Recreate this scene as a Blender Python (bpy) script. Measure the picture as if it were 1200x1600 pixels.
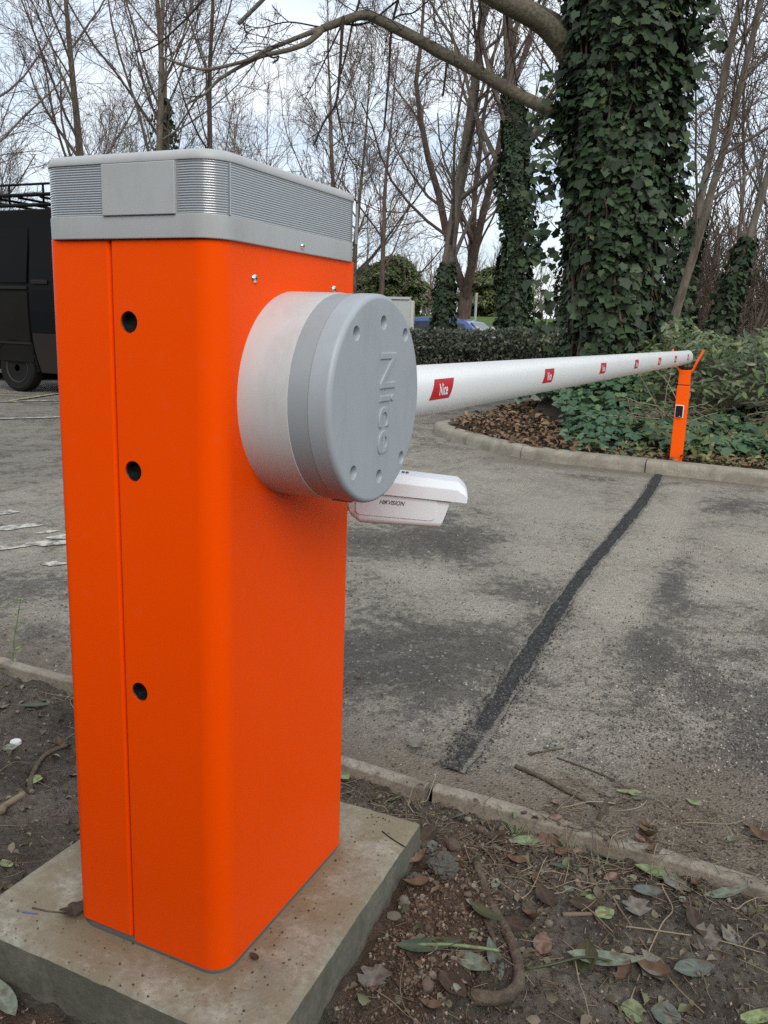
import bpy, bmesh, math, random
import numpy as np
from mathutils import Vector, Matrix
from math import radians, pi, sin, cos

# ------------------------------------------------------------------ scene, camera, light
for o in list(bpy.data.objects):
    bpy.data.objects.remove(o, do_unlink=True)
SC = bpy.context.scene
COL = SC.collection

cam_d = bpy.data.cameras.new('camera')
cam_d.sensor_fit = 'VERTICAL'
cam_d.sensor_height = 36.0
cam_d.lens = 1322.4 / 1600 * 36.0
cam_d.clip_start = 0.02
cam_d.clip_end = 2000
cam = bpy.data.objects.new('camera', cam_d)
COL.objects.link(cam)
cam.location = (0.677316, -0.938988, 1.002841)
cam.rotation_mode = 'XYZ'
cam.rotation_euler = (1.35596484, -0.0338547, 0.4342346)
SC.camera = cam

SUN_DIR = Vector((0.46, -0.62, 0.62)).normalized()      # towards the sun, behind thin cloud
world = bpy.data.worlds.new('World')
SC.world = world
world.use_nodes = True
wn, wl = world.node_tree.nodes, world.node_tree.links
wn.clear()
w_out = wn.new('ShaderNodeOutputWorld')
w_mix = wn.new('ShaderNodeMixShader')
w_b1 = wn.new('ShaderNodeBackground')
w_b2 = wn.new('ShaderNodeBackground')
sky = wn.new('ShaderNodeTexSky')
sky.sky_type = 'NISHITA'
sky.sun_disc = False
sky.sun_elevation = math.asin(SUN_DIR.z)
sky.sun_rotation = math.atan2(SUN_DIR.x, SUN_DIR.y)
sky.air_density = 1.0
sky.dust_density = 1.5
w_b1.inputs['Strength'].default_value = 0.12
wl.new(sky.outputs[0], w_b1.inputs[0])
w_tc = wn.new('ShaderNodeTexCoord')
w_sep = wn.new('ShaderNodeSeparateXYZ')
wl.new(w_tc.outputs['Generated'], w_sep.inputs[0])
w_add = wn.new('ShaderNodeMath'); w_add.operation = 'ADD'; w_add.inputs[1].default_value = 0.28
w_abs = wn.new('ShaderNodeMath'); w_abs.operation = 'ABSOLUTE'
wl.new(w_sep.outputs[2], w_abs.inputs[0]); wl.new(w_abs.outputs[0], w_add.inputs[0])
w_div = wn.new('ShaderNodeVectorMath'); w_div.operation = 'DIVIDE'
w_com = wn.new('ShaderNodeCombineXYZ')
for i in range(3):
    wl.new(w_add.outputs[0], w_com.inputs[i])
wl.new(w_tc.outputs['Generated'], w_div.inputs[0]); wl.new(w_com.outputs[0], w_div.inputs[1])
w_no = wn.new('ShaderNodeTexNoise'); w_no.inputs['Scale'].default_value = 1.7
w_no.inputs['Detail'].default_value = 6; w_no.inputs['Roughness'].default_value = 0.55
w_no.inputs['Distortion'].default_value = 0.4
wl.new(w_div.outputs[0], w_no.inputs['Vector'])
w_r1 = wn.new('ShaderNodeValToRGB')
w_r1.color_ramp.elements[0].position = 0.36; w_r1.color_ramp.elements[0].color = (0.65, 0.65, 0.65, 1)
w_r1.color_ramp.elements[1].position = 0.56; w_r1.color_ramp.elements[1].color = (1, 1, 1, 1)
wl.new(w_no.outputs[0], w_r1.inputs[0])
w_no2 = wn.new('ShaderNodeTexNoise'); w_no2.inputs['Scale'].default_value = 2.6
w_no2.inputs['Detail'].default_value = 5
w_mp = wn.new('ShaderNodeMapping'); w_mp.inputs['Location'].default_value = (3.1, 7.7, 1.3)
wl.new(w_div.outputs[0], w_mp.inputs[0]); wl.new(w_mp.outputs[0], w_no2.inputs['Vector'])
w_r2 = wn.new('ShaderNodeValToRGB')
w_r2.color_ramp.elements[0].position = 0.33; w_r2.color_ramp.elements[0].color = (0.56, 0.66, 0.76, 1)
w_r2.color_ramp.elements[1].position = 0.72; w_r2.color_ramp.elements[1].color = (0.95, 0.96, 0.98, 1)
e_ = w_r2.color_ramp.elements.new(0.52); e_.color = (0.72, 0.79, 0.86, 1)
wl.new(w_no2.outputs[0], w_r2.inputs[0])
w_b2.inputs['Strength'].default_value = 0.95
wl.new(w_r2.outputs[0], w_b2.inputs[0])
wl.new(w_r1.outputs[0], w_mix.inputs[0]); wl.new(w_b1.outputs[0], w_mix.inputs[1]); wl.new(w_b2.outputs[0], w_mix.inputs[2])
wl.new(w_mix.outputs[0], w_out.inputs[0])

sun_d = bpy.data.lights.new('sun', 'SUN')
sun_d.energy = 1.5
sun_d.angle = radians(40)
sun_d.color = (1.0, 0.965, 0.91)
sun = bpy.data.objects.new('sun', sun_d)
COL.objects.link(sun)
sun.rotation_euler = SUN_DIR.to_track_quat('Z', 'Y').to_euler()
sun.location = (3, -6, 8)

SC.view_settings.view_transform = 'Standard'
SC.view_settings.look = 'None'
SC.view_settings.exposure = 0.50
SC.view_settings.gamma = 1.0
SC.view_settings.use_curve_mapping = False
SC.render.engine = 'CYCLES'
SC.cycles.use_denoising = False
SC.cycles.use_adaptive_sampling = False
SC.cycles.max_bounces = 6
SC.cycles.transparent_max_bounces = 8
SC.cycles.sample_clamp_indirect = 4.0

RND = random.Random(11)
NR = np.random.default_rng(5)

# ------------------------------------------------------------------ material helpers
def mat(name, base=(0.5, 0.5, 0.5), rough=0.6, metal=0.0, spec=0.5, coat=0.0):
    m = bpy.data.materials.new(name)
    m.use_nodes = True
    b = m.node_tree.nodes['Principled BSDF']
    b.inputs['Base Color'].default_value = (*base, 1)
    b.inputs['Roughness'].default_value = rough
    b.inputs['Metallic'].default_value = metal
    b.inputs['Specular IOR Level'].default_value = spec
    b.inputs['Coat Weight'].default_value = coat
    return m

class NT:
    """small node-graph helper on one material"""
    def __init__(s, m):
        s.m, s.n, s.l = m, m.node_tree.nodes, m.node_tree.links
        s.b = s.n['Principled BSDF']
        s._tc = None
    def tc(s, out='Object'):
        if s._tc is None:
            s._tc = s.n.new('ShaderNodeTexCoord')
        return s._tc.outputs[out]
    def noise(s, scale, detail=4, rough=0.55, vec=None, dist=0.0, off=None, stretch=None):
        t = s.n.new('ShaderNodeTexNoise')
        t.inputs['Scale'].default_value = scale
        t.inputs['Detail'].default_value = detail
        t.inputs['Roughness'].default_value = rough
        t.inputs['Distortion'].default_value = dist
        v = vec if vec is not None else s.tc()
        if off or stretch:
            mp = s.n.new('ShaderNodeMapping')
            if off: mp.inputs['Location'].default_value = off
            if stretch: mp.inputs['Scale'].default_value = stretch
            s.l.new(v, mp.inputs[0]); v = mp.outputs[0]
        s.l.new(v, t.inputs['Vector'])
        return t.outputs[0]
    def voro(s, scale, feature='F1', out='Distance', vec=None):
        t = s.n.new('ShaderNodeTexVoronoi'); t.feature = feature
        t.inputs['Scale'].default_value = scale
        s.l.new(vec if vec is not None else s.tc(), t.inputs['Vector'])
        return t.outputs[out]
    def ramp(s, fac, stops):
        r = s.n.new('ShaderNodeValToRGB')
        e = r.color_ramp.elements
        while len(e) < len(stops): e.new(0.5)
        for i, (p, c) in enumerate(stops):
            e[i].position = p
            e[i].color = (*c, 1) if not isinstance(c, (int, float)) else (c, c, c, 1)
        s.l.new(fac, r.inputs[0])
        return r.outputs[0]
    def mix(s, fac, a, b, mode='MIX'):
        x = s.n.new('ShaderNodeMix'); x.data_type = 'RGBA'; x.blend_type = mode
        for sock, v in ((x.inputs[0], fac), (x.inputs[6], a), (x.inputs[7], b)):
            if isinstance(v, (int, float)): sock.default_value = v
            elif isinstance(v, tuple): sock.default_value = (*v, 1)
            else: s.l.new(v, sock)
        return x.outputs[2]
    def math(s, op, a, b=0.0, clamp=False):
        x = s.n.new('ShaderNodeMath'); x.operation = op; x.use_clamp = clamp
        for sock, v in ((x.inputs[0], a), (x.inputs[1], b)):
            if isinstance(v, (int, float)): sock.default_value = v
            else: s.l.new(v, sock)
        return x.outputs[0]
    def color(s, c): s.l.new(c, s.b.inputs['Base Color'])
    def rough(s, c): s.l.new(c, s.b.inputs['Roughness'])
    def bump(s, h, strength=0.3, dist=0.01, prev=None):
        b = s.n.new('ShaderNodeBump')
        b.inputs['Strength'].default_value = strength
        b.inputs['Distance'].default_value = dist
        s.l.new(h, b.inputs['Height'])
        if prev is not None: s.l.new(prev, b.inputs['Normal'])
        s.l.new(b.outputs[0], s.b.inputs['Normal'])
        return b.outputs[0]
    def island(s):
        g = s.n.new('ShaderNodeNewGeometry'); return g.outputs['Random Per Island']
    def objrand(s):
        g = s.n.new('ShaderNodeObjectInfo'); return g.outputs['Random']
    def attr(s, name):
        a = s.n.new('ShaderNodeAttribute'); a.attribute_name = name; return a.outputs['Fac']

M = {}
# painted steel, plastics
m = M['orange'] = mat('orange_powder_coat', (0.93, 0.065, 0.0), 0.44, spec=0.09); t = NT(m)
oc = t.mix(t.noise(3.0, 3), (0.88, 0.066, 0.0), (0.93, 0.076, 0.0))
zz_ = t.n.new('ShaderNodeSeparateXYZ'); t.l.new(t.tc(), zz_.inputs[0])
splash = t.math('MULTIPLY', t.ramp(t.math('MULTIPLY', zz_.outputs[2], 8.0), [(0.05, 1.0), (0.75, 0.0)]), t.ramp(t.noise(240, 3, 0.7), [(0.60, 0.0), (0.70, 1.0)]))
dust_ = t.ramp(t.noise(30, 7, 0.75), [(0.55, 0.0), (0.80, 0.10)])
oc = t.mix(dust_, oc, (0.55, 0.20, 0.10))
t.color(t.mix(splash, oc, (0.20, 0.13, 0.09)))
t.rough(t.ramp(t.noise(14, 4), [(0.3, 0.36), (0.7, 0.47)]))
t.b.inputs['Specular Tint'].default_value = (1.0, 0.55, 0.25, 1)
t.b.inputs['Specular IOR Level'].default_value = 0.18
t.bump(t.noise(650, 2), 0.22, 0.0008)
m = M['grey_lid'] = mat('grey_plastic', (0.40, 0.405, 0.40), 0.45); t = NT(m)
t.bump(t.noise(700, 2), 0.12, 0.0005)
t.color(t.mix(t.noise(9, 4), (0.37, 0.375, 0.37), (0.43, 0.435, 0.43)))
m = M['drum_light'] = mat('light_grey_plastic', (0.53, 0.53, 0.52), 0.38); t = NT(m)
t.bump(t.noise(800, 2), 0.08, 0.0004)
t.color(t.mix(t.noise(8, 5), (0.51, 0.51, 0.50), (0.56, 0.56, 0.55)))
m = M['drum_band'] = mat('mid_grey_plastic', (0.30, 0.325, 0.34), 0.40); t = NT(m); t.bump(t.noise(800, 2), 0.08, 0.0004)
m = M['drum_cover'] = mat('cover_grey_plastic', (0.35, 0.38, 0.405), 0.42); t = NT(m)
t.bump(t.noise(900, 2), 0.10, 0.0004)
t.color(t.mix(t.noise(10, 5), (0.335, 0.365, 0.39), (0.365, 0.395, 0.42)))
m = M['lens'] = mat('ribbed_clear_plastic', (0.36, 0.38, 0.40), 0.2, metal=0.4, spec=0.7, coat=0.6)
m.node_tree.nodes['Principled BSDF'].inputs['Coat Roughness'].default_value = 0.06
for k_ in ('grey_lid', 'drum_light', 'drum_cover', 'drum_band'):      # faint grime and rain marks on the plastic
    t = NT(M[k_]); b_in = t.b.inputs['Base Color']
    src = b_in.links[0].from_socket if b_in.links else tuple(b_in.default_value)[:3]
    gr = t.ramp(t.noise(16, 8, 0.72, stretch=(1, 1, 0.35), off=(1.7, 0.3, 0)), [(0.50, 0.0), (0.78, 0.30)])
    t.color(t.mix(gr, src, (0.20, 0.19, 0.165)))
M['black'] = mat('black_plastic', (0.008, 0.008, 0.009), 0.35)
M['dark'] = mat('dark_cavity', (0.004, 0.004, 0.004), 0.8)  # near-black that paints in the shade inside gaps and recesses
M['chrome'] = mat('zinc_screw', (0.72, 0.72, 0.71), 0.22, metal=1.0)
m = M['boom_white'] = mat('white_gloss_paint', (0.80, 0.81, 0.80), 0.26); t = NT(m)
t.color(t.mix(t.ramp(t.noise(5, 6, 0.7, stretch=(1, 0.3, 1)), [(0.45, 0.0), (0.85, 1.0)]), (0.81, 0.82, 0.81), (0.76, 0.76, 0.73)))
M['red'] = mat('red_sticker', (0.47, 0.008, 0.014), 0.4, spec=0.3)
M['white_ink'] = mat('white_print', (0.82, 0.80, 0.80), 0.45)
M['black_ink'] = mat('black_print', (0.02, 0.02, 0.022), 0.5)
m = M['cam_white'] = mat('white_plastic', (0.73, 0.765, 0.79), 0.42); t = NT(m)
t.bump(t.noise(900, 2), 0.06, 0.0003)
M['cam_glass'] = mat('dark_glass', (0.01, 0.01, 0.012), 0.08)
M['gasket'] = mat('grey_sealant', (0.075, 0.078, 0.075), 0.75)
m = M['post_orange'] = mat('orange_gloss_paint', (0.95, 0.105, 0.0), 0.35, spec=0.35)
# concrete
def concrete(name, c0, c1, c2, scale=1.0, bump=0.5):
    m = mat(name, c1, 0.85, spec=0.3); t = NT(m)
    big = t.noise(5 * scale, 6, 0.62, dist=0.6)
    fine = t.noise(60 * scale, 5, 0.7)
    col = t.ramp(big, [(0.30, c0), (0.50, c1), (0.68, c2)])
    col = t.mix(t.ramp(fine, [(0.42, 0.0), (0.62, 0.6)]), col, c0)
    pits = t.voro(70 * scale)
    pm = t.ramp(pits, [(0.06, 1.0), (0.13, 0.0)])
    sp = t.math('MULTIPLY', pm, t.ramp(t.noise(9 * scale, 3, off=(4, 1, 2)), [(0.50, 0.0), (0.62, 1.0)]))
    col = t.mix(sp, col, tuple(v * 0.35 for v in c0))
    t.color(col)
    n1 = t.bump(t.noise(25 * scale, 8, 0.7), bump, 0.004)
    t.bump(fine, bump * 0.7, 0.0015, n1)
    return m
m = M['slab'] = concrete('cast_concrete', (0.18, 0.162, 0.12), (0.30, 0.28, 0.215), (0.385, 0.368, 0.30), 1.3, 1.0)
t = NT(m)   # damp brown staining round the cabinet and pale laitance blotches
src = t.b.inputs['Base Color'].links[0].from_socket
st = t.ramp(t.noise(7, 5, 0.6, off=(2.3, 0.4, 0)), [(0.46, 0.0), (0.58, 0.8)])
c2 = t.mix(st, src, (0.215, 0.178, 0.115))
pl = t.ramp(t.noise(17, 8, 0.78, off=(7.3, 2.4, 0)), [(0.57, 0.0), (0.70, 0.65)])
c3 = t.mix(pl, c2, (0.47, 0.44, 0.36))
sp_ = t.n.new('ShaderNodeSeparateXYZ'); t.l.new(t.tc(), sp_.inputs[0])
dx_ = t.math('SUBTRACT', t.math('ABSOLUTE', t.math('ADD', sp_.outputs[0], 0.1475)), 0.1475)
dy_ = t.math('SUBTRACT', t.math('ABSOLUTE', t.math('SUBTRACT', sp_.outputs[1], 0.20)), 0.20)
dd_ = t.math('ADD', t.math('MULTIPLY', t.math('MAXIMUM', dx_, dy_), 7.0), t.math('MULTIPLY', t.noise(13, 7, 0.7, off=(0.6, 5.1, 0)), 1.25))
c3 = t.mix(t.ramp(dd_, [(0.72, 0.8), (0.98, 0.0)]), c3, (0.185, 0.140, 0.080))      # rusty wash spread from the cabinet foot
c3 = t.mix(t.ramp(t.noise(120, 5, 0.8, off=(2, 9, 1)), [(0.63, 0.0), (0.72, 0.75)]), c3, (0.09, 0.07, 0.045))
t.color(c3)
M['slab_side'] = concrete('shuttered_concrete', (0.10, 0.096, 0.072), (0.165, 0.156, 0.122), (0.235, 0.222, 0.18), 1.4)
M['kerb'] = concrete('kerb_concrete', (0.18, 0.155, 0.12), (0.29, 0.258, 0.205), (0.38, 0.34, 0.275), 1.5)
M['edging'] = concrete('edging_concrete', (0.16, 0.135, 0.105), (0.285, 0.25, 0.20), (0.37, 0.33, 0.27), 2.2, 0.8)
# asphalt
def asphalt(name, use_attr, k=1.0):
    m = mat(name, (0.12, 0.11, 0.1), 0.88, spec=0.25); t = NT(m)
    v = t.tc()
    agg = t.voro(150, out='Color', vec=v)
    aggv = t.voro(150, vec=v)
    n_mid = t.noise(2.6, 9, 0.74, dist=0.8)
    n_fin = t.noise(26, 7, 0.75)
    f = t.math('ADD', t.math('MULTIPLY', n_mid, 0.68), t.math('MULTIPLY', n_fin, 0.52))
    if use_attr:
        f = t.math('ADD', f, t.math('MULTIPLY', t.math('SUBTRACT', t.attr('wear'), 0.5), 0.46))
    dust = t.ramp(f, [(p_, tuple(v_ * k for v_ in c_)) for p_, c_ in [(0.42, (0.098, 0.088, 0.077)), (0.535, (0.155, 0.139, 0.118)), (0.575, (0.245, 0.220, 0.182)), (0.72, (0.335, 0.303, 0.250))]])
    agn = t.ramp(t.voro(230, out='Color', vec=v), [(0.15, 0.25), (0.85, 0.75)])
    dust = t.mix(0.55, dust, agn, 'OVERLAY')
    stone = t.ramp(t.voro(95, out='Color'), [(0.84, 0.0), (0.90, 0.5)])
    dust = t.mix(stone, dust, (0.36, 0.33, 0.28))
    if use_attr:
        dirt = t.ramp(t.math('ADD', t.attr('dirt'), t.math('MULTIPLY', t.math('SUBTRACT', n_mid, 0.5), 0.9)), [(0.45, 0.0), (0.85, 0.85)])
        dust = t.mix(dirt, dust, (0.165, 0.132, 0.100))
    t.color(dust)
    n1 = t.bump(aggv, 0.9, 0.008)
    t.bump(t.noise(14, 6), 0.25, 0.012, n1)
    return m
M['asphalt'] = asphalt('worn_asphalt', True)
M['asphalt_far'] = asphalt('car_park_asphalt', False, 0.80)
m = M['trench'] = mat('fresh_bitumen', (0.035, 0.034, 0.033), 0.8, spec=0.4); t = NT(m)
g_ = t.voro(120, out='Color')
cc = t.ramp(g_, [(0.2, (0.02, 0.02, 0.02)), (0.75, (0.05, 0.048, 0.045)), (0.95, (0.14, 0.13, 0.12))])
edge = t.ramp(t.math('ADD', t.attr('edge'), t.math('MULTIPLY', t.noise(9, 8, 0.8), 1.25)), [(0.88, 0.0), (1.2, 1.0)])
t.color(t.mix(edge, cc, (0.20, 0.18, 0.15)))
t.bump(t.voro(120), 1.0, 0.012)
def worn_paint(name, c, lo=0.42):
    m = mat(name, c, 0.75); t = NT(m)
    f = t.ramp(t.noise(16, 7, 0.75), [(lo, 1.0), (lo + 0.14, 0.0)])
    t.color(t.mix(f, c, (0.14, 0.13, 0.115)))
    t.bump(t.voro(150), 0.4, 0.004)
    return m
M['white_line'] = worn_paint('worn_white_road_paint', (0.52, 0.50, 0.44), 0.43)
M['yellow_line'] = worn_paint('worn_yellow_road_paint', (0.50, 0.40, 0.20))
# soils
def soil(name, a, b, c, sc=1.0):
    m = mat(name, b, 0.92, spec=0.25); t = NT(m)
    big = t.noise(4 * sc, 6, 0.65, dist=0.4)
    fin = t.noise(70 * sc, 6, 0.75)
    col = t.ramp(t.math('ADD', t.math('MULTIPLY', big, 0.6), t.math('MULTIPLY', fin, 0.4)), [(0.36, a), (0.50, b), (0.64, c)])
    t.color(col)
    t.rough(t.ramp(big, [(0.35, 0.70), (0.6, 0.95)]))
    n1 = t.bump(t.noise(38 * sc, 8, 0.8), 1.0, 0.022)
    t.bump(fin, 1.0, 0.008, n1)
    return m
m = M['soil'] = soil('damp_bare_soil', (0.050, 0.041, 0.033), (0.145, 0.122, 0.100), (0.28, 0.242, 0.202))
t = NT(m)
src = t.b.inputs['Base Color'].links[0].from_socket
red = t.mix(t.noise(110, 5, 0.75), (0.075, 0.047, 0.031), (0.20, 0.132, 0.088))
rf = t.ramp(t.math('ADD', t.attr('rubble'), t.math('MULTIPLY', t.math('SUBTRACT', t.noise(20, 6), 0.5), 1.1)), [(0.35, 0.0), (0.6, 1.0)])
t.color(t.mix(rf, src, red))
M['bed_soil'] = soil('dark_bed_soil', (0.025, 0.018, 0.013), (0.05, 0.037, 0.027), (0.085, 0.064, 0.047), 0.6)
m = M['grass'] = mat('winter_grass', (0.06, 0.10, 0.022), 0.9, spec=0.2); t = NT(m)
t.color(t.ramp(t.noise(1.2, 8, 0.75), [(0.32, (0.052, 0.092, 0.020)), (0.5, (0.078, 0.128, 0.028)), (0.68, (0.115, 0.15, 0.045))]))
t.bump(t.noise(60, 4), 0.6, 0.05)
m = M['verge'] = mat('rough_ground', (0.05, 0.06, 0.025), 0.95); t = NT(m)
t.color(t.ramp(t.noise(0.8, 8, 0.75), [(0.35, (0.05, 0.042, 0.028)), (0.55, (0.06, 0.075, 0.028)), (0.7, (0.09, 0.08, 0.05))]))
# bark
def bark(name, a, b, c, st=(1, 1, 0.25), sc=14):
    m = mat(name, b, 0.9, spec=0.2); t = NT(m)
    n = t.noise(sc, 7, 0.7, stretch=st, dist=0.3)
    t.color(t.ramp(n, [(0.32, a), (0.5, b), (0.68, c)]))
    t.bump(n, 0.8, 0.02)
    return m
M['bark'] = bark('grey_brown_bark', (0.075, 0.062, 0.049), (0.145, 0.120, 0.094), (0.225, 0.19, 0.15))
M['bark_red'] = bark('red_brown_bark', (0.058, 0.040, 0.032), (0.112, 0.078, 0.062), (0.175, 0.128, 0.104))
M['twig'] = bark('fine_twig_bark', (0.09, 0.064, 0.053), (0.145, 0.106, 0.088), (0.20, 0.155, 0.13), (1, 1, 1), 6)
M['twig_dark'] = bark('dark_twig_bark', (0.018, 0.013, 0.012), (0.035, 0.026, 0.023), (0.06, 0.047, 0.04), (1, 1, 1), 30)
M['limb'] = bark('pale_smooth_bark', (0.07, 0.060, 0.043), (0.125, 0.108, 0.078), (0.19, 0.165, 0.125), (1, 1, 1), 30)
M['thicket'] = bark('far_brush_bark', (0.095, 0.070, 0.050), (0.155, 0.120, 0.088), (0.21, 0.172, 0.132), (1, 1, 1), 2)
# leaves
def leafmat(name, stops, rough=0.38, rand='island', trans=0.12, spec=0.5):
    m = mat(name, stops[0][1], rough, spec=spec); t = NT(m)
    r = t.island() if rand == 'island' else t.objrand()
    c = t.ramp(r, stops)
    v = t.noise(60, 4, 0.6)
    c = t.mix(t.ramp(v, [(0.35, 0.0), (0.75, 0.35)]), c, tuple(x * 1.35 for x in stops[-1][1]))
    t.color(c)
    t.bump(v, 0.3, 0.003)
    if trans:
        tr = t.n.new('ShaderNodeBsdfTranslucent'); t.l.new(c, tr.inputs[0])
        mx = t.n.new('ShaderNodeMixShader'); mx.inputs[0].default_value = trans
        out = t.n['Material Output']
        t.l.new(t.b.outputs[0], mx.inputs[1]); t.l.new(tr.outputs[0], mx.inputs[2]); t.l.new(mx.outputs[0], out.inputs[0])
    return m
IVY = [(0.0, (0.008, 0.025, 0.012)), (0.45, (0.017, 0.048, 0.021)), (0.8, (0.030, 0.072, 0.029)), (0.97, (0.044, 0.090, 0.034)), (0.99, (0.09, 0.12, 0.04)), (1.0, (0.09, 0.055, 0.03))]
IVYG = [(0.0, (0.026, 0.062, 0.036)), (0.45, (0.044, 0.098, 0.056)), (0.8, (0.068, 0.132, 0.072)), (1.0, (0.115, 0.17, 0.062))]
HEDGE = [(0.0, (0.016, 0.024, 0.010)), (0.5, (0.030, 0.044, 0.017)), (0.85, (0.050, 0.066, 0.030)), (0.97, (0.075, 0.075, 0.04)), (1.0, (0.28, 0.27, 0.2))]
LAUR = [(0.0, (0.026, 0.048, 0.016)), (0.5, (0.052, 0.088, 0.028)), (0.85, (0.090, 0.125, 0.045)), (1.0, (0.16, 0.18, 0.07))]
SPRIG = [(0.0, (0.060, 0.11, 0.030)), (0.5, (0.11, 0.175, 0.05)), (1.0, (0.19, 0.26, 0.09))]
M['ivy_leaf'] = leafmat('glossy_ivy_leaf', IVY, 0.5, spec=0.3)
M['ivy_leaf_o'] = leafmat('glossy_ivy_leaf_single', IVY, 0.5, rand='obj', spec=0.3)
M['ivy_ground'] = leafmat('blue_green_ivy_leaf', IVYG)
M['ivy_ground_o'] = leafmat('blue_green_ivy_leaf_single', IVYG, rand='obj')
M['hedge_leaf'] = leafmat('hedge_leaf', HEDGE, 0.35)
M['laurel_leaf'] = leafmat('laurel_leaf', LAUR, 0.32)
M['laurel_leaf_o'] = leafmat('laurel_leaf_single', LAUR, 0.32, rand='obj')
M['under_leaf'] = leafmat('yellowing_undergrowth', [(0, (0.045, 0.07, 0.02)), (0.4, (0.10, 0.125, 0.035)), (0.7, (0.16, 0.165, 0.06)), (1, (0.24, 0.19, 0.11))], 0.6, trans=0.15, spec=0.25)
M['bit'] = leafmat('leaf_scraps', [(0, (0.035, 0.025, 0.019)), (0.4, (0.085, 0.058, 0.040)), (0.75, (0.155, 0.12, 0.09)), (0.93, (0.22, 0.18, 0.14)), (1, (0.12, 0.15, 0.07))], 0.8, trans=0.0, spec=0.2)
M['sprig_leaf'] = leafmat('light_laurel_leaf', SPRIG, 0.32, rand='obj')
M['conifer'] = leafmat('conifer_needles', [(0, (0.045, 0.062, 0.026)), (0.6, (0.080, 0.102, 0.040)), (1, (0.13, 0.14, 0.06))], 0.7, trans=0.05, spec=0.2)
M['litter'] = leafmat('dry_leaf_litter', [(0, (0.055, 0.030, 0.017)), (0.4, (0.125, 0.070, 0.038)), (0.8, (0.20, 0.125, 0.072)), (1, (0.27, 0.19, 0.125))], 0.8, trans=0.05, spec=0.2)
def flat_leaf(name, c, rough=0.5, spec=0.4):
    m = mat(name, c, rough, spec=spec); t = NT(m)
    n = t.noise(70, 6, 0.7)
    col = t.ramp(n, [(0.3, tuple(v * 0.62 for v in c)), (0.5, c), (0.75, tuple(min(1, v * 1.35) for v in c))])
    y = t.n.new('ShaderNodeSeparateXYZ'); t.l.new(t.tc('Object'), y.inputs[0])
    rib = t.ramp(t.math('ABSOLUTE', y.outputs[0]), [(0.0, 0.35), (0.0014, 0.0)])
    col = t.mix(rib, col, tuple(min(1, v * 1.6 + 0.03) for v in c))
    wv = t.n.new('ShaderNodeTexWave'); wv.inputs['Scale'].default_value = 60; wv.inputs['Distortion'].default_value = 1.5
    wv.bands_direction = 'Y'; t.l.new(t.tc('Object'), wv.inputs[0])
    n1 = t.bump(wv.outputs[1], 0.12, 0.001)
    bl = t.ramp(t.noise(42, 6, 0.7, off=(3, 1, 0)), [(0.50, 0.0), (0.66, 0.8)])
    col = t.mix(bl, col, (0.085, 0.06, 0.035))
    t.bump(n, 0.4, 0.002, n1)
    t.color(col)
    return m
M['lf_green'] = flat_leaf('fresh_green_leaf', (0.17, 0.215, 0.10), 0.55)
M['lf_sage'] = flat_leaf('sage_grey_green_leaf', (0.16, 0.185, 0.135), 0.6)
M['lf_blue'] = flat_leaf('blue_green_leaf', (0.10, 0.12, 0.098), 0.55)
M['lf_dark'] = flat_leaf('dark_green_leaf', (0.040, 0.068, 0.038), 0.4)
M['lf_olive'] = flat_leaf('dark_olive_leaf', (0.040, 0.048, 0.014), 0.45)
M['lf_lime'] = flat_leaf('lime_green_leaf', (0.20, 0.255, 0.105), 0.55)
M['lf_grey'] = flat_leaf('grey_dead_leaf', (0.16, 0.145, 0.125), 0.8, 0.2)
M['lf_brown'] = flat_leaf('brown_dead_leaf', (0.125, 0.078, 0.052), 0.8, 0.2)
M['lf_pink'] = flat_leaf('pink_brown_dead_leaf', (0.20, 0.125, 0.10), 0.75, 0.2)
M['lf_dkbrown'] = flat_leaf('dark_brown_dead_leaf', (0.05, 0.034, 0.026), 0.8, 0.2)
m = M['straw'] = mat('dry_straw', (0.25, 0.20, 0.13), 0.8); t = NT(m)
t.color(t.ramp(t.objrand(), [(0, (0.115, 0.08, 0.052)), (0.5, (0.215, 0.165, 0.11)), (1, (0.36, 0.30, 0.20))]))
m = M['straw_i'] = mat('dry_straw_mass', (0.25, 0.20, 0.13), 0.8); t = NT(m)
t.color(t.ramp(t.island(), [(0, (0.07, 0.05, 0.033)), (0.5, (0.155, 0.115, 0.078)), (1, (0.31, 0.25, 0.17))]))
m = M['stick'] = bark('weathered_stick', (0.065, 0.048, 0.034), (0.125, 0.098, 0.072), (0.19, 0.155, 0.118), (1, 1, 1), 50)
m = M['stone'] = mat('mixed_stone', (0.2, 0.18, 0.15), 0.85); t = NT(m)
c = t.ramp(t.objrand(), [(0, (0.10, 0.062, 0.042)), (0.4, (0.19, 0.135, 0.10)), (0.75, (0.25, 0.215, 0.175)), (1, (0.36, 0.29, 0.235))])
t.color(t.mix(t.ramp(t.noise(60, 6, 0.7), [(0.35, 0.0), (0.7, 0.6)]), c, (0.075, 0.055, 0.042)))
t.bump(t.noise(90, 6, 0.7), 0.6, 0.004)
m = M['crumb'] = mat('soil_crumbs', (0.1, 0.07, 0.05), 0.9); t = NT(m)
t.color(t.ramp(t.island(), [(0, (0.035, 0.023, 0.017)), (0.5, (0.085, 0.053, 0.036)), (0.85, (0.165, 0.105, 0.068)), (1, (0.32, 0.27, 0.215))]))
m = M['grit'] = mat('road_grit', (0.2, 0.18, 0.15), 0.9); t = NT(m)
t.color(t.ramp(t.island(), [(0, (0.04, 0.036, 0.033)), (0.5, (0.12, 0.105, 0.088)), (0.85, (0.24, 0.215, 0.18)), (1, (0.46, 0.42, 0.36))]))
m = M['black_grit'] = mat('black_gravel', (0.04, 0.04, 0.04), 0.8); t = NT(m)
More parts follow.
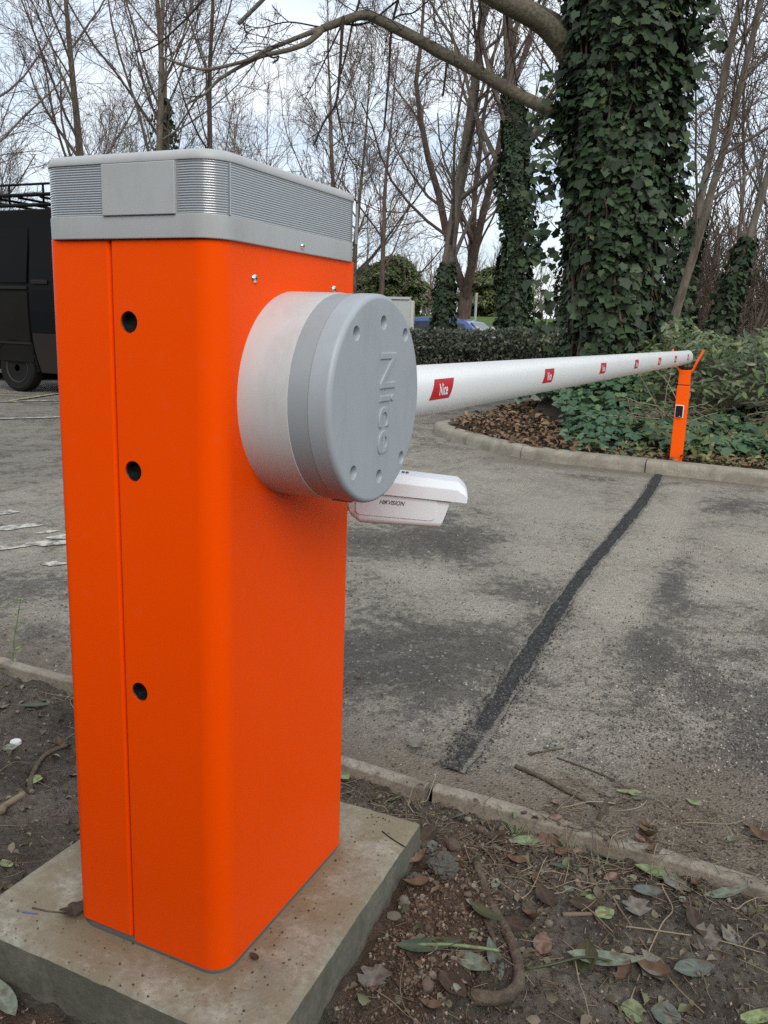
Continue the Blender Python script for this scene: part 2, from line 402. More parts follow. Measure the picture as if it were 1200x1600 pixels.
t.color(t.ramp(t.island(), [(0, (0.018, 0.018, 0.018)), (0.7, (0.05, 0.048, 0.046)), (1, (0.15, 0.14, 0.125))]))
M['clod'] = concrete('lump_concrete', (0.10, 0.095, 0.08), (0.18, 0.17, 0.145), (0.26, 0.245, 0.21), 3, 0.9)
# vehicles and far things
m = M['van_paint'] = mat('black_van_paint', (0.0022, 0.0024, 0.0027), 0.45, spec=0.10)
m = M['van_dirty'] = mat('dusty_black_paint', (0.022, 0.020, 0.017), 0.6, spec=0.1); t = NT(m)
t.color(t.mix(t.noise(3, 5), (0.004, 0.0037, 0.0033), (0.014, 0.012, 0.010)))
M['van_clad'] = mat('grey_cladding', (0.020, 0.016, 0.014), 0.65, spec=0.12)
M['tyre'] = mat('tyre_rubber', (0.009, 0.0085, 0.008), 0.85, spec=0.2)  # tyre and rim colours darkened to carry the shade on the wheel
M['rim'] = mat('dirty_shaded_wheel', (0.024, 0.019, 0.013), 0.7)
M['blue_paint'] = mat('blue_car_paint', (0.075, 0.135, 0.36), 0.25, coat=0.5)
M['teal_paint'] = mat('dark_green_car_paint', (0.03, 0.075, 0.062), 0.25, coat=0.5)
M['glass'] = mat('car_window_glass', (0.02, 0.03, 0.035), 0.05, spec=0.8)
M['lamp'] = mat('tail_lamp', (0.6, 0.58, 0.56), 0.2)
M['board'] = mat('off_white_board', (0.52, 0.53, 0.50), 0.55)
M['board_edge'] = mat('pale_post', (0.60, 0.60, 0.54), 0.55)
M['pole'] = mat('pale_pole', (0.50, 0.50, 0.47), 0.5)
M['cap_white'] = mat('white_bottle_cap', (0.62, 0.62, 0.60), 0.5)
M['blue_thread'] = mat('blue_plastic', (0.10, 0.14, 0.30), 0.5)

# ------------------------------------------------------------------ geometry helpers
class MB:
    """collects triangles and quads, then links them as one mesh object"""
    def __init__(s):
        s.v, s.q, s.t, s.qm, s.tm, s.n = [], [], [], [], [], 0
    def add(s, v, quads=None, tris=None, mi=0):
        v = np.asarray(v, dtype=np.float64).reshape(-1, 3)
        if quads is not None and len(quads):
            qa = np.asarray(quads, dtype=np.int64).reshape(-1, 4) + s.n
            s.q.append(qa); s.qm.append(np.full(len(qa), mi))
        if tris is not None and len(tris):
            ta = np.asarray(tris, dtype=np.int64).reshape(-1, 3) + s.n
            s.t.append(ta); s.tm.append(np.full(len(ta), mi))
        s.v.append(v); s.n += len(v)
    def box(s, lo, hi, mi=0):
        x0, y0, z0 = lo; x1, y1, z1 = hi
        v = [(x0,y0,z0),(x1,y0,z0),(x1,y1,z0),(x0,y1,z0),(x0,y0,z1),(x1,y0,z1),(x1,y1,z1),(x0,y1,z1)]
        s.add(v, [(0,3,2,1),(4,5,6,7),(0,1,5,4),(1,2,6,5),(2,3,7,6),(3,0,4,7)], mi=mi)
    def tube(s, pts, rad, k=6, mi=0, caps=True):
        P = np.asarray(pts, float); n = len(P)
        R = np.broadcast_to(np.asarray(rad, float), (n,))
        T = np.empty_like(P); T[1:-1] = P[2:] - P[:-2]; T[0] = P[1] - P[0]; T[-1] = P[-1] - P[-2]
        T /= (np.linalg.norm(T, axis=1, keepdims=True) + 1e-12)
        m_ = T.mean(0); ref = np.eye(3)[int(np.argmin(np.abs(m_)))]
        A = np.cross(T, ref); A /= (np.linalg.norm(A, axis=1, keepdims=True) + 1e-12)
        B = np.cross(T, A)
        a = np.arange(k) * (2 * pi / k)
        V = P[:, None, :] + R[:, None, None] * (A[:, None, :] * np.cos(a)[None, :, None] + B[:, None, :] * np.sin(a)[None, :, None])
        i = np.arange(n - 1)[:, None] * k; j = np.arange(k)[None, :]; j2 = (j + 1) % k
        Q = np.stack([i + j, i + j2, i + k + j2, i + k + j], -1).reshape(-1, 4)
        v = V.reshape(-1, 3)
        tr = None
        if caps:
            v = np.vstack([v, P[0], P[-1]])
            c0, c1 = n * k, n * k + 1
            jj = np.arange(k); j3 = (jj + 1) % k
            tr = np.vstack([np.stack([j3, jj, np.full(k, c0)], -1), np.stack([(n-1)*k + jj, (n-1)*k + j3, np.full(k, c1)], -1)])
        s.add(v, Q[:, ::-1], tr[:, ::-1] if tr is not None else None, mi)
    def grid(s, X, Y, Z, mi=0):
        ny, nx = X.shape
        v = np.stack([X, Y, Z], -1).reshape(-1, 3)
        i = np.arange(ny - 1)[:, None] * nx; j = np.arange(nx - 1)[None, :]
        s.add(v, np.stack([i + j, i + j + 1, i + nx + j + 1, i + nx + j], -1).reshape(-1, 4), mi=mi)
    def mesh(s, name, mats, smooth=False):
        me = bpy.data.meshes.new(name)
        V = np.vstack(s.v) if s.v else np.zeros((0, 3))
        Q = np.vstack(s.q) if s.q else np.zeros((0, 4), int)
        T = np.vstack(s.t) if s.t else np.zeros((0, 3), int)
        me.vertices.add(len(V)); me.vertices.foreach_set('co', V.astype(np.float32).ravel())
        nl = len(Q) * 4 + len(T) * 3
        me.loops.add(nl)
        me.loops.foreach_set('vertex_index', np.concatenate([Q.ravel(), T.ravel()]).astype(np.int32))
        me.polygons.add(len(Q) + len(T))
        st = np.concatenate([np.arange(len(Q)) * 4, len(Q) * 4 + np.arange(len(T)) * 3]).astype(np.int32)
        me.polygons.foreach_set('loop_start', st)
        mi = np.concatenate(s.qm + s.tm) if (s.qm or s.tm) else np.zeros(0)
        me.polygons.foreach_set('material_index', mi.astype(np.int32))
        me.polygons.foreach_set('use_smooth', np.full(len(Q) + len(T), smooth))
        me.update(calc_edges=True)
        for m_ in (mats if isinstance(mats, (list, tuple)) else [mats]):
            me.materials.append(M[m_])
        return me
    def build(s, name, mats, parent=None, smooth=False):
        return link(name, s.mesh(name, mats, smooth), parent)

def link(name, me, parent=None, mw=None):
    o = bpy.data.objects.new(name, me)
    COL.objects.link(o)
    if mw is not None: o.matrix_basis = mw
    if parent is not None: adopt(o, parent)
    return o
def world_of(o):
    mw = o.matrix_basis.copy()
    if o.parent is not None:
        mw = world_of(o.parent) @ o.matrix_parent_inverse @ mw
    return mw
def adopt(o, parent):
    o.parent = parent
    o.matrix_parent_inverse = world_of(parent).inverted()
def tag(o, label=None, cat=None, group=None, kind=None):
    if label: o['label'] = label
    if cat: o['category'] = cat
    if group: o['group'] = group
    if kind: o['kind'] = kind
    return o
def empty(name, loc, label, cat, group=None):
    o = bpy.data.objects.new(name, None)
    o.empty_display_size = 0.1
    o.location = loc
    COL.objects.link(o)
    return tag(o, label, cat, group)
def bevel(o, w, seg=3, ang=35):
    b = o.modifiers.new('bevel', 'BEVEL'); b.width = w; b.segments = seg
    b.limit_method = 'ANGLE'; b.angle_limit = radians(ang); b.harden_normals = True
    o.data.polygons.foreach_set('use_smooth', np.ones(len(o.data.polygons), bool))
    return o
def smooth_angle(o, ang=40):
    me = o.data
    bm = bmesh.new(); bm.from_mesh(me)
    for f in bm.faces: f.smooth = True
    for e in bm.edges:
        if len(e.link_faces) == 2 and e.calc_face_angle(0) > radians(ang): e.smooth = False
    bm.to_mesh(me); bm.free()
    if len(me.polygons) < 60000:
        w_ = o.modifiers.new('wn', 'WEIGHTED_NORMAL'); w_.keep_sharp = True; w_.weight = 80
    return o
def boolean_cut(o, cutter_mb):
    c = cutter_mb.build('cutter', ['dark'])
    b = o.modifiers.new('cut', 'BOOLEAN'); b.operation = 'DIFFERENCE'; b.solver = 'EXACT'; b.object = c
    dg = bpy.context.evaluated_depsgraph_get(); dg.update()
    me = bpy.data.meshes.new_from_object(o.evaluated_get(dg))
    o.modifiers.clear()
    old = o.data; nm = old.name; o.data = me; bpy.data.meshes.remove(old); me.name = nm
    cm = c.data; bpy.data.objects.remove(c, do_unlink=True); bpy.data.meshes.remove(cm)
def text_mesh(txt, size, extrude=0.0, bev=0.0, sx=1.0, shear=0.0, res=4, spacing=1.0, offset=0.0):
    cu = bpy.data.curves.new('lettering', 'FONT')
    cu.body = txt; cu.size = size; cu.extrude = extrude; cu.bevel_depth = bev; cu.resolution_u = res
    cu.align_x = 'CENTER'; cu.align_y = 'CENTER'; cu.shear = shear; cu.space_character = spacing; cu.offset = offset
    o = bpy.data.objects.new('lettering', cu); COL.objects.link(o)
    dg = bpy.context.evaluated_depsgraph_get(); dg.update()
    me = bpy.data.meshes.new_from_object(o.evaluated_get(dg))
    bpy.data.objects.remove(o, do_unlink=True); bpy.data.curves.remove(cu)
    n = len(me.vertices); v = np.empty(n * 3); me.vertices.foreach_get('co', v); v = v.reshape(-1, 3)
    if n:
        v[:, :2] -= (v[:, :2].min(0) + v[:, :2].max(0)) / 2
        v[:, 0] *= sx
    faces = [tuple(p.vertices) for p in me.polygons]
    bpy.data.meshes.remove(me)
    return v, faces
def add_poly(mb, v, faces, mi=0):
    q = [f for f in faces if len(f) == 4]; t_ = [f for f in faces if len(f) == 3]
    for f in faces:
        for i in range(1, len(f) - 1):
            if len(f) > 4: t_.append((f[0], f[i], f[i + 1]))
    mb.add(v, q, t_, mi)
def rrect(x0, x1, y0, y1, r, n=8):
    """rounded rectangle outline, counter-clockwise, starting at the (x1,y0) corner"""
    P = []
    for cx, cy, a0 in ((x1 - r, y0 + r, -pi/2), (x1 - r, y1 - r, 0), (x0 + r, y1 - r, pi/2), (x0 + r, y0 + r, pi)):
        for i in range(n + 1):
            a = a0 + (pi / 2) * i / n
            P.append((cx + r * cos(a), cy + r * sin(a)))
    return np.array(P)
def loft(mb, rings, mi=0, cap0=True, cap1=True):
    """rings: list of (n,3) closed loops"""
    n = len(rings[0]); base = np.vstack(rings)
    i = np.arange(len(rings) - 1)[:, None] * n; j = np.arange(n)[None, :]; j2 = (j + 1) % n
    Q = np.stack([i + j, i + j2, i + n + j2, i + n + j], -1).reshape(-1, 4)
    v = base; tr = []
    if cap0:
        c = len(v); v = np.vstack([v, rings[0].mean(0)])
        tr += [((k + 1) % n, k, c) for k in range(n)]
    if cap1:
        c = len(v); v = np.vstack([v, rings[-1].mean(0)]); o_ = (len(rings) - 1) * n
        tr += [(o_ + k, o_ + (k + 1) % n, c) for k in range(n)]
    mb.add(v, Q, tr, mi)
def ring2(P, z): return np.column_stack([P, np.full(len(P), z)])
def ss(a, b, t):
    t = np.clip((np.asarray(t, float) - a) / (b - a), 0, 1); return t * t * (3 - 2 * t)
# lattice noise for terrain
_LAT = NR.random((256, 256))
def vnoise(x, y, sc):
    x = np.asarray(x, float) * sc + 91.3; y = np.asarray(y, float) * sc + 37.7
    xi = np.floor(x).astype(int); yi = np.floor(y).astype(int); fx = x - xi; fy = y - yi
    fx = fx * fx * (3 - 2 * fx); fy = fy * fy * (3 - 2 * fy)
    g = lambda a, b: _LAT[a % 256, b % 256]
    return (g(xi, yi) * (1 - fx) + g(xi + 1, yi) * fx) * (1 - fy) + (g(xi, yi + 1) * (1 - fx) + g(xi + 1, yi + 1) * fx) * fy - 0.5
def fbm(x, y, sc, oct=4, g=0.5):
    s_, a = 0, 1
    for i in range(oct):
        s_ = s_ + a * vnoise(x + i * 13.1, y - i * 7.3, sc); sc *= 2.03; a *= g
    return s_
def z_road(x, y):
    return -0.097 + 0.20 * np.clip((np.asarray(y, float) - 0.95) / 4.0, 0, 1.2) * ss(-6, -2.5, x)
def edge_y(x): return 0.795 - 0.035 * (np.asarray(x, float) + 0.23)

# ------------------------------------------------------------------ ground, road, kerbs
def z_soil(x, y):
    x = np.asarray(x, float); y = np.asarray(y, float)
    z = -0.094 + 0.016 * fbm(x, y, 3, 3) + 0.016 * fbm(x, y, 13, 3) + 0.017 * fbm(x, y, 44, 3, 0.6)
    z = z + 0.034 * np.exp(-((x - 0.20) ** 2 / 0.012 + (y - 0.42) ** 2 / 0.06))
    z = z + 0.022 * np.exp(-((x + 0.25) ** 2 / 0.12 + (y + 0.22) ** 2 / 0.02))
    z = z - 0.055 * np.exp(-((x + 0.50) ** 2 / 0.003 + (y - 0.27) ** 2 / 0.05))
    z = z - 0.008 * np.exp(-((y - edge_y(x) + 0.02) ** 2 / 0.002))
    return z

g = MB()
xs = np.concatenate([np.linspace(-400, -60, 12), np.linspace(-55, 40, 60), np.linspace(60, 400, 10)])
ys = np.concatenate([np.linspace(-200, -8, 8), np.linspace(-6, 60, 60), np.linspace(80, 500, 10)])
X, Y = np.meshgrid(xs, ys)
Z = -0.30 + 1.55 * ss(24, 46, Y) * ss(6, -6, X) + 0.10 * fbm(X, Y, 0.12, 3)
g.grid(X, Y, Z)
tag(g.build('ground', 'verge', smooth=True), kind='structure')

# bare soil beside the road, fine near the plinth
s = MB()
xs = np.concatenate([np.linspace(-8, -1.85, 20), np.linspace(-1.8, 1.3, 290), np.linspace(1.4, 6, 14)])
v = np.linspace(0, 1, 190)
Xs, Vs = np.meshgrid(xs, v)
y0 = -0.85
Ys = y0 + (edge_y(Xs) + 0.012 - y0) * Vs
Zs = z_soil(Xs, Ys)
s.grid(Xs, Ys, Zs)
soil_o = s.build('soil', 'soil', smooth=True)
rub = np.exp(-((Xs - 0.20) ** 2 / 0.018 + (Ys - 0.36) ** 2 / 0.07)) + 0.9 * np.exp(-((Xs + 0.25) ** 2 / 0.10 + (Ys + 0.22) ** 2 / 0.014)) + 0.30 * np.exp(-((Xs - 0.03) ** 2 / 0.05 + (Ys - 0.66) ** 2 / 0.008))
a = soil_o.data.attributes.new('rubble', 'FLOAT', 'POINT'); a.data.foreach_set('value', rub.astype(np.float32).ravel())
tag(soil_o, kind='structure')
s = MB()
X, Y = np.meshgrid(np.linspace(-8, 6, 40), np.linspace(-8, -0.84, 24))
s.grid(X, Y, -0.097 + 0.02 * fbm(X, Y, 3, 3))
so = s.build('soil_verge', 'soil', smooth=True)
tag(so, kind='structure')

# road: a fine worn sheet near the barrier, a coarse one for the car park
r = MB()
xs = np.linspace(-3.4, 2.6, 220); v = np.linspace(0, 1, 160)
Xr, Vr = np.meshgrid(xs, v)
Yr = edge_y(Xr) + 0.035 + (6.3 - edge_y(Xr) - 0.035) * Vr
Zr = z_road(Xr, Yr) + 0.004 + 0.006 * fbm(Xr, Yr, 1.3, 3) + 0.002 * fbm(Xr, Yr, 14, 2)
r.grid(Xr, Yr, Zr)
road = r.build('road', 'asphalt', smooth=True)
wear = np.full(Xr.shape, 0.5)
def blob(cx, cy, rx, ry, amt):
    global wear
    wear = wear + amt * np.exp(-(((Xr - cx) / rx) ** 2 + ((Yr - cy) / ry) ** 2))
for cx, cy, rx, ry, am in [(-0.72, 2.85, .26, .30, -.42), (-0.22, 2.33, .16, .14, -.30), (-0.22, 1.65, .30, .22, -.40), (-0.40, 1.35, .35, .20, -.38),
                           (0.38, 2.63, .07, .34, -.42), (0.40, 1.95, .09, .28, -.38), (0.66, 1.70, .18, .20, -.20), (0.56, 4.27, .20, .18, -.30), (0.80, 1.45, .16, .3, -.24),
                           (-1.0, 2.55, .2, .25, -.28), (-0.29, 3.5, .28, .45, .34), (-0.27, 2.82, .18, .25, .34), (0.18, 2.35, .12, .28, .38), (0.60, 2.78, .16, .26, .38),
                           (-0.63, 2.28, .20, .14, .34), (-0.21, 2.07, .12, .10, .26), (0.24, 3.6, .10, .8, .42), (-0.9, 4.06, .5, .45, .22), (0.67, 3.38, .2, .3, .28), (0.22, 1.6, .10, .3, .10),
                           (-2.2, 2.6, .5, .6, .12), (-2.2, 1.3, .6, .3, -.22)]:
    blob(cx, cy, rx, ry, am)
fade = ss(-3.4, -2.9, Xr)
wear = 0.5 + (wear - 0.5) * fade
a = road.data.attributes.new('wear', 'FLOAT', 'POINT'); a.data.foreach_set('value', np.clip(wear, 0, 1).astype(np.float32).ravel())
dirt = np.clip(1.05 - (Yr - edge_y(Xr)) / 0.62, 0, 1) * 0.95 + 0.75 * ss(4.55, 4.86, Yr) * ss(-2, -0.8, Xr) + 0.5 * np.exp(-((Xr - 0.65) ** 2 / 0.06 + (Yr - 1.25) ** 2 / 0.08))
a = road.data.attributes.new('dirt', 'FLOAT', 'POINT'); a.data.foreach_set('value', np.clip(dirt, 0, 1).astype(np.float32).ravel())
tag(road, kind='structure')
r = MB()
X, V_ = np.meshgrid(np.concatenate([np.linspace(-60, -8, 30), np.linspace(-7.5, 14, 60)]), np.linspace(0, 1, 60))
Y = edge_y(np.clip(X, -8, 6)) + 0.04 + (30 - 0.85) * V_ ** 1.5
r.grid(X, Y, z_road(X, Y) - 0.006)
tag(r.build('car_park', 'asphalt_far', smooth=True), kind='structure')

# reinstated cable slot across the road
t_ = MB()
ys = np.linspace(0.925, 4.875, 420); n_ = 13
u = np.linspace(-1, 1, n_)
cx = 0.030 + 0.012 * np.array([fbm(y, 3.3, 1.1, 2) for y in ys]) * 1.0 + 0.012 * np.sin(ys * 1.9)
hw = 0.038 + 0.012 * np.array([fbm(y, 9.1, 9, 4, 0.7) for y in ys]) - 0.010 * ss(1.1, 0.93, ys)
Xt = cx[:, None] + hw[:, None] * u[None, :] + 0.004 * fbm(ys[:, None] + 0 * u, u[None, :] + 0 * ys[:, None], 18, 2)
Yt = ys[:, None] + 0 * u[None, :]
Zt = z_road(Xt, Yt) + 0.004 + 0.006 * fbm(Xt, Yt, 1.3, 3) + 0.0045 + 0.003 * (1 - u[None, :] ** 2)
t_.grid(Xt, Yt, Zt)
tr = t_.build('trench_patch', 'trench', smooth=True)
ed = np.abs(u)[None, :] ** 4 * 0.8 + 0.22 * ss(1.7, 1.05, Yt)
a = tr.data.attributes.new('edge', 'FLOAT', 'POINT'); a.data.foreach_set('value', ed.astype(np.float32).ravel())
tag(tr, kind='structure')

# paint on the car park: white bay lines, a yellow hatch bar, flaked remains of a marking
def strip(name, p0, p1, w, m_, dz=0.004, ragged=0.15):
    mb = MB(); n = 24
    p0 = np.array(p0, float); p1 = np.array(p1, float); d = (p1 - p0); L = np.linalg.norm(d); d /= L
    nrm = np.array([-d[1], d[0]])
    k = np.linspace(0, 1, n)[:, None]
    c = p0 + d * L * k
    rg = 1 + ragged * (NR.random((n, 2)) - 0.5)
    A = c + nrm * w / 2 * rg[:, :1]; B = c - nrm * w / 2 * rg[:, 1:]
    X = np.stack([A[:, 0], B[:, 0]], 1); Y = np.stack([A[:, 1], B[:, 1]], 1)
    mb.grid(X.T, Y.T, (z_road(X, Y) + dz).T)
    return tag(mb.build(name, m_), kind='structure')
strip('bay_line_marking', (-7.6, 4.4), (-5.6, 7.65), 0.10, 'white_line')
strip('bay_line_marking', (-8.75, 6.25), (-7.5, 8.35), 0.10, 'white_line')
strip('hatch_line_marking', (-8.35, 7.05), (-8.78, 8.30), 0.09, 'yellow_line', 0.008)
strip('bay_line_marking', (-9.3, 7.35), (-8.8, 7.75), 0.08, 'yellow_line', 0.008)
def fleck(cx, cy, rx, ry, rot):
    mb = MB(); n = 18; P = []
    for i in range(n):
        a_ = 2 * pi * i / n
        k = 1 + 0.45 * (RND.random() - 0.5)
        x, y = rx * k * cos(a_), ry * k * sin(a_)
        P.append((cx + x * cos(rot) - y * sin(rot), cy + x * sin(rot) + y * cos(rot)))
    P = np.array(P); z = z_road(P[:, 0], P[:, 1]) + 0.004 + 0.006 * fbm(P[:, 0], P[:, 1], 1.3, 3) + 0.0045
    c = P.mean(0); v = np.vstack([np.column_stack([P, z]), [c[0], c[1], z.mean()]])
    mb.add(v, None, [(i, (i + 1) % n, n) for i in range(n)])
    return tag(mb.build('worn_paint_marking', 'white_line'), kind='structure')
for f in [(-2.72, 2.03, .13, .045, 0.9), (-2.46, 1.80, .16, .040, 1.0), (-2.56, 1.68, .13, .03, .9), (-2.50, 2.05, .05, .022, 1.0), (-2.37, 2.03, .07, .045, .9), (-2.33, 1.93, .09, .04, .8), (-2.10, 1.70, .05, .03, .6), (-2.66, 2.4, .05, .015, .9), (-3.0, 2.2, .1, .05, .9)]:
    fleck(*f)

# thin concrete edging along the soil, three lengths
edging = empty('concrete_edging', (0.03, 0.8, -0.1), 'narrow weathered concrete edging strip between bare soil and road', 'edging')
def edging_piece(x0, x1, dz0, dz1, tw=0.0):
    mb = MB(); n = max(8, int((x1 - x0) / 0.02)); k = 10
    rings = []
    for i in range(n + 1):
        x = x0 + (x1 - x0) * i / n; f = i / n
        y = float(edge_y(x)); zt = -0.070 + dz0 + (dz1 - dz0) * f + 0.004 * float(fbm(x, 1.7, 12, 4))
        y += tw * f
        w0 = 0.0035 * float(fbm(x, 5.1, 16, 4)); w1 = 0.0045 * float(fbm(x, 8.4, 16, 4))
        prof = [(y - 0.001 + w0, zt - 0.10), (y + w0, zt - 0.007), (y + 0.003 + w0, zt - 0.002), (y + 0.008, zt), (y + 0.022, zt + 0.0015), (y + 0.035, zt), (y + 0.039 + w1, zt - 0.003), (y + 0.042 + w1, zt - 0.008), (y + 0.042 + w1, zt - 0.10)]
        rings.append(np.array([(x, a_, b_) for a_, b_ in prof]))
    loft(mb, rings)
    return smooth_angle(mb.build('edging_block', 'edging', edging), 50)
edging_piece(0.045, 1.35, 0.002, -0.008, 0.004)
edging_piece(1.365, 2.3, -0.01, -0.01)
edging_piece(-0.87, 0.022, 0.004, -0.006, 0.004)
edging_piece(-1.80, -0.885, -0.002, 0.006)
edging_piece(-2.72, -1.82, 0.0, 0.0)

# planted island: kerb stones, soil
KP = np.array([(3.3, 4.80), (2.4, 4.82), (1.5, 4.84), (0.7, 4.865), (0.1, 4.90), (-0.45, 4.92), (-0.76, 4.95), (-1.03, 5.04), (-1.32, 5.19), (-1.66, 5.43), (-1.88, 5.64), (-1.975, 5.84), (-1.93, 6.08), (-1.80, 6.5), (-1.72, 7.2), (-1.78, 8.4), (-2.2, 9.6)])
def resample(P, n):
    d = np.concatenate([[0], np.cumsum(np.linalg.norm(np.diff(P, axis=0), axis=1))])
    # smooth with a cubic through chord length
    s_ = np.linspace(0, d[-1], n)
    out = np.column_stack([np.interp(s_, d, P[:, i]) for i in range(P.shape[1])])
    for _ in range(6):
        out[1:-1] = 0.25 * out[:-2] + 0.5 * out[1:-1] + 0.25 * out[2:]
    return out, s_
KPs, KS = resample(KP, 420)
tg = np.gradient(KPs, axis=0); tg /= np.linalg.norm(tg, axis=1, keepdims=True)
KN = np.column_stack([tg[:, 1], -tg[:, 0]])       # towards the planted side
KN *= np.sign((KN * (np.array([0.0, 8.0]) - KPs)).sum(1))[:, None]
KH, KW = 0.088, 0.125
kerb = empty('island_kerb', (0.0, 4.9, 0.1), 'grey concrete kerb curving round the nose of the planted island', 'kerb')
L = KS[-1]; s0 = 0.0
cuts = [0.0]
while cuts[-1] < L - 0.95:
    cuts.append(cuts[-1] + (0.905 if 0.0 < cuts[-1] < 3.4 else 0.61))
cuts.append(L)
# shift so that one joint falls beside the orange post
j_ = int(np.argmin(np.abs(KPs[:, 0] + 0.06)))
off = KS[j_] - min(cuts, key=lambda c: abs(c - KS[j_]))
cuts = [0.0] + [c + off for c in cuts[1:-1] if 0.1 < c + off < L - 0.1] + [L]
for c0, c1 in zip(cuts[:-1], cuts[1:]):
    idx = np.linspace(c0 + 0.004, c1 - 0.004, 14)
    mb = MB(); rings = []
    jit = (RND.random() - 0.5) * 0.006
    for sv in idx:
        p = np.array([np.interp(sv, KS, KPs[:, i]) for i in range(2)]); nn = np.array([np.interp(sv, KS, KN[:, i]) for i in range(2)]); nn /= np.linalg.norm(nn)
        zb = float(z_road(*p)); w_ = 0.003 * float(fbm(sv, 2.2, 9, 3))
        prof = [(0.0, -0.06), (0.004 + w_, KH * 0.55), (0.014 + w_, KH - 0.016), (0.026, KH - 0.004), (0.045, KH), (KW - 0.006, KH + 0.002), (KW, KH - 0.006), (KW, -0.06)]
        rings.append(np.array([(p[0] + nn[0] * a_, p[1] + nn[1] * a_, zb + b_ + jit) for a_, b_ in prof]))
    loft(mb, rings)
    smooth_angle(mb.build('kerb_stone', 'kerb', kerb), 50)

TRX, TRY = -0.86, 7.05
def z_bed(x, y):
    x = np.asarray(x, float); y = np.asarray(y, float)
    z = z_road(x, np.minimum(y, 6.0)) + KH - 0.015
    z = z + 0.16 * np.exp(-((x - TRX) ** 2 / 0.8 + (y - 6.9) ** 2 / 0.9)) + 0.025 * fbm(x, y, 2.5, 3) + 0.012 * fbm(x, y, 16, 2)
    return z
b_ = MB()
# the bed is lofted from the inner kerb line to a back line
inner = KPs + KN * (KW - 0.004)
back = np.column_stack([np.interp(KS, [0, L], [4.0, 3.0]), np.interp(KS, [0, L], [10.2, 10.4])])
k = np.linspace(0, 1, 60)[:, None, None]
G3 = inner[None] * (1 - k) + back[None] * k
edgef = ss(0, 0.06, k[:, :, 0])
Zb = (z_road(G3[..., 0], np.minimum(G3[..., 1], 6.0)) + KH - 0.022) * (1 - edgef) + z_bed(G3[..., 0], G3[..., 1]) * edgef
b_.grid(G3[..., 0], G3[..., 1], Zb)
bed = b_.build('planting_bed', 'bed_soil', smooth=True)
tag(bed, kind='structure')
b_ = MB()
X, Y = np.meshgrid(np.linspace(-14, 6, 60), np.linspace(10.3, 14, 24))
b_.grid(X, Y, 0.10 + 0.03 * fbm(X, Y, 2, 3) + 0 * X)
tag(b_.build('hedge_bed', 'bed_soil', smooth=True), kind='structure')
# grass bank beyond the hedge
gb = MB()
X, Y = np.meshgrid(np.linspace(-70, 14, 90), np.linspace(24, 60, 50))
Z = 0.25 + 1.42 * ss(25, 41, Y) + 0.05 * fbm(X, Y, 0.5, 3) - 1.0 * ss(3, 13, X)
gb.grid(X, Y, Z)
tag(gb.build('grass_bank', 'grass', smooth=True), kind='structure')
vg = MB()
X, Y = np.meshgrid(np.linspace(-70, -11, 50), np.linspace(9.5, 24.5, 20))
vg.grid(X, Y, 0.03 + 0.06 * fbm(X, Y, 0.8, 3))
tag(vg.build('tree_verge', 'verge', smooth=True), kind='structure')
vg = MB()
X, Y = np.meshgrid(np.linspace(3, 16, 20), np.linspace(4.8, 26, 30))
vg.grid(X, Y, 0.22 + 0.06 * fbm(X, Y, 0.8, 3))
tag(vg.build('side_verge', 'verge', smooth=True), kind='structure')

# ------------------------------------------------------------------ concrete plinth
pl = MB()
C4 = np.array([(-0.470, -0.092), (0.138, -0.092), (0.113, 0.545), (-0.472, 0.545)])
per = []
for i in range(4):
    p, q_ = C4[i], C4[(i + 1) % 4]
    for k in range(46):
        per.append(p + (q_ - p) * k / 46)
per = np.array(per); cen = per.mean(0); dn = (cen - per) / np.linalg.norm(cen - per, axis=1, keepdims=True)
wob = np.array([0.0030 * (0.3 + abs(float(fbm(p[0] * 1.0, p[1], 22, 3)))) for p in per])[:, None]
rim = np.array([0.0022 * float(fbm(p[0], p[1], 30, 2)) for p in per])
r_in = per + dn * (0.007 + wob * 2); r_mid = per + dn * (0.002 + wob)
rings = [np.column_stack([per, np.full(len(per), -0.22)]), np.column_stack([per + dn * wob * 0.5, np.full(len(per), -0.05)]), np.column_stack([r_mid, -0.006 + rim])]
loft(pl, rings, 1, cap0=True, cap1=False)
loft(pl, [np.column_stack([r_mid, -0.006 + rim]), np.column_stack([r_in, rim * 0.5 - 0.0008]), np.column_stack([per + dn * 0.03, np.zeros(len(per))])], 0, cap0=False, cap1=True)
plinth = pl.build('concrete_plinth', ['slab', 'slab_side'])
smooth_angle(plinth, 45)
tag(plinth, 'rough square concrete plinth under the orange barrier cabinet', 'plinth')

# ------------------------------------------------------------------ barrier
W, D, RC, H1 = 0.295, 0.400, 0.036, 1.110
barrier = empty('barrier_gate', (-W / 2, D / 2, 0.0), 'orange vehicle barrier cabinet with grey drum and long white boom', 'barrier')

def arc(cx, cy, r, a0, a1, n=10):
    return [(cx + r * cos(a0 + (a1 - a0) * i / n), cy + r * sin(a0 + (a1 - a0) * i / n)) for i in range(n + 1)]
def shell(mb, path, th, z0, z1):
    P = np.array(path); T = np.gradient(P, axis=0); T /= np.linalg.norm(T, axis=1, keepdims=True)
    N = np.column_stack([-T[:, 1], T[:, 0]])      # left of travel = inwards for a counter-clockwise run
    I = P + N * th; n = len(P)
    ring = np.vstack([P, I[::-1]]); m_ = len(ring)
    v = np.vstack([ring2(ring, z0), ring2(ring, z1)])
    q = [(i, (i + 1) % m_, m_ + (i + 1) % m_, m_ + i) for i in range(m_)]
    for i in range(n - 1):
        a_, b_, c_, d_ = i, i + 1, m_ - 2 - i, m_ - 1 - i
        q.append((d_, c_, b_, a_)); q.append((m_ + a_, m_ + b_, m_ + c_, m_ + d_))
    mb.add(v, q)
SX = -0.1775
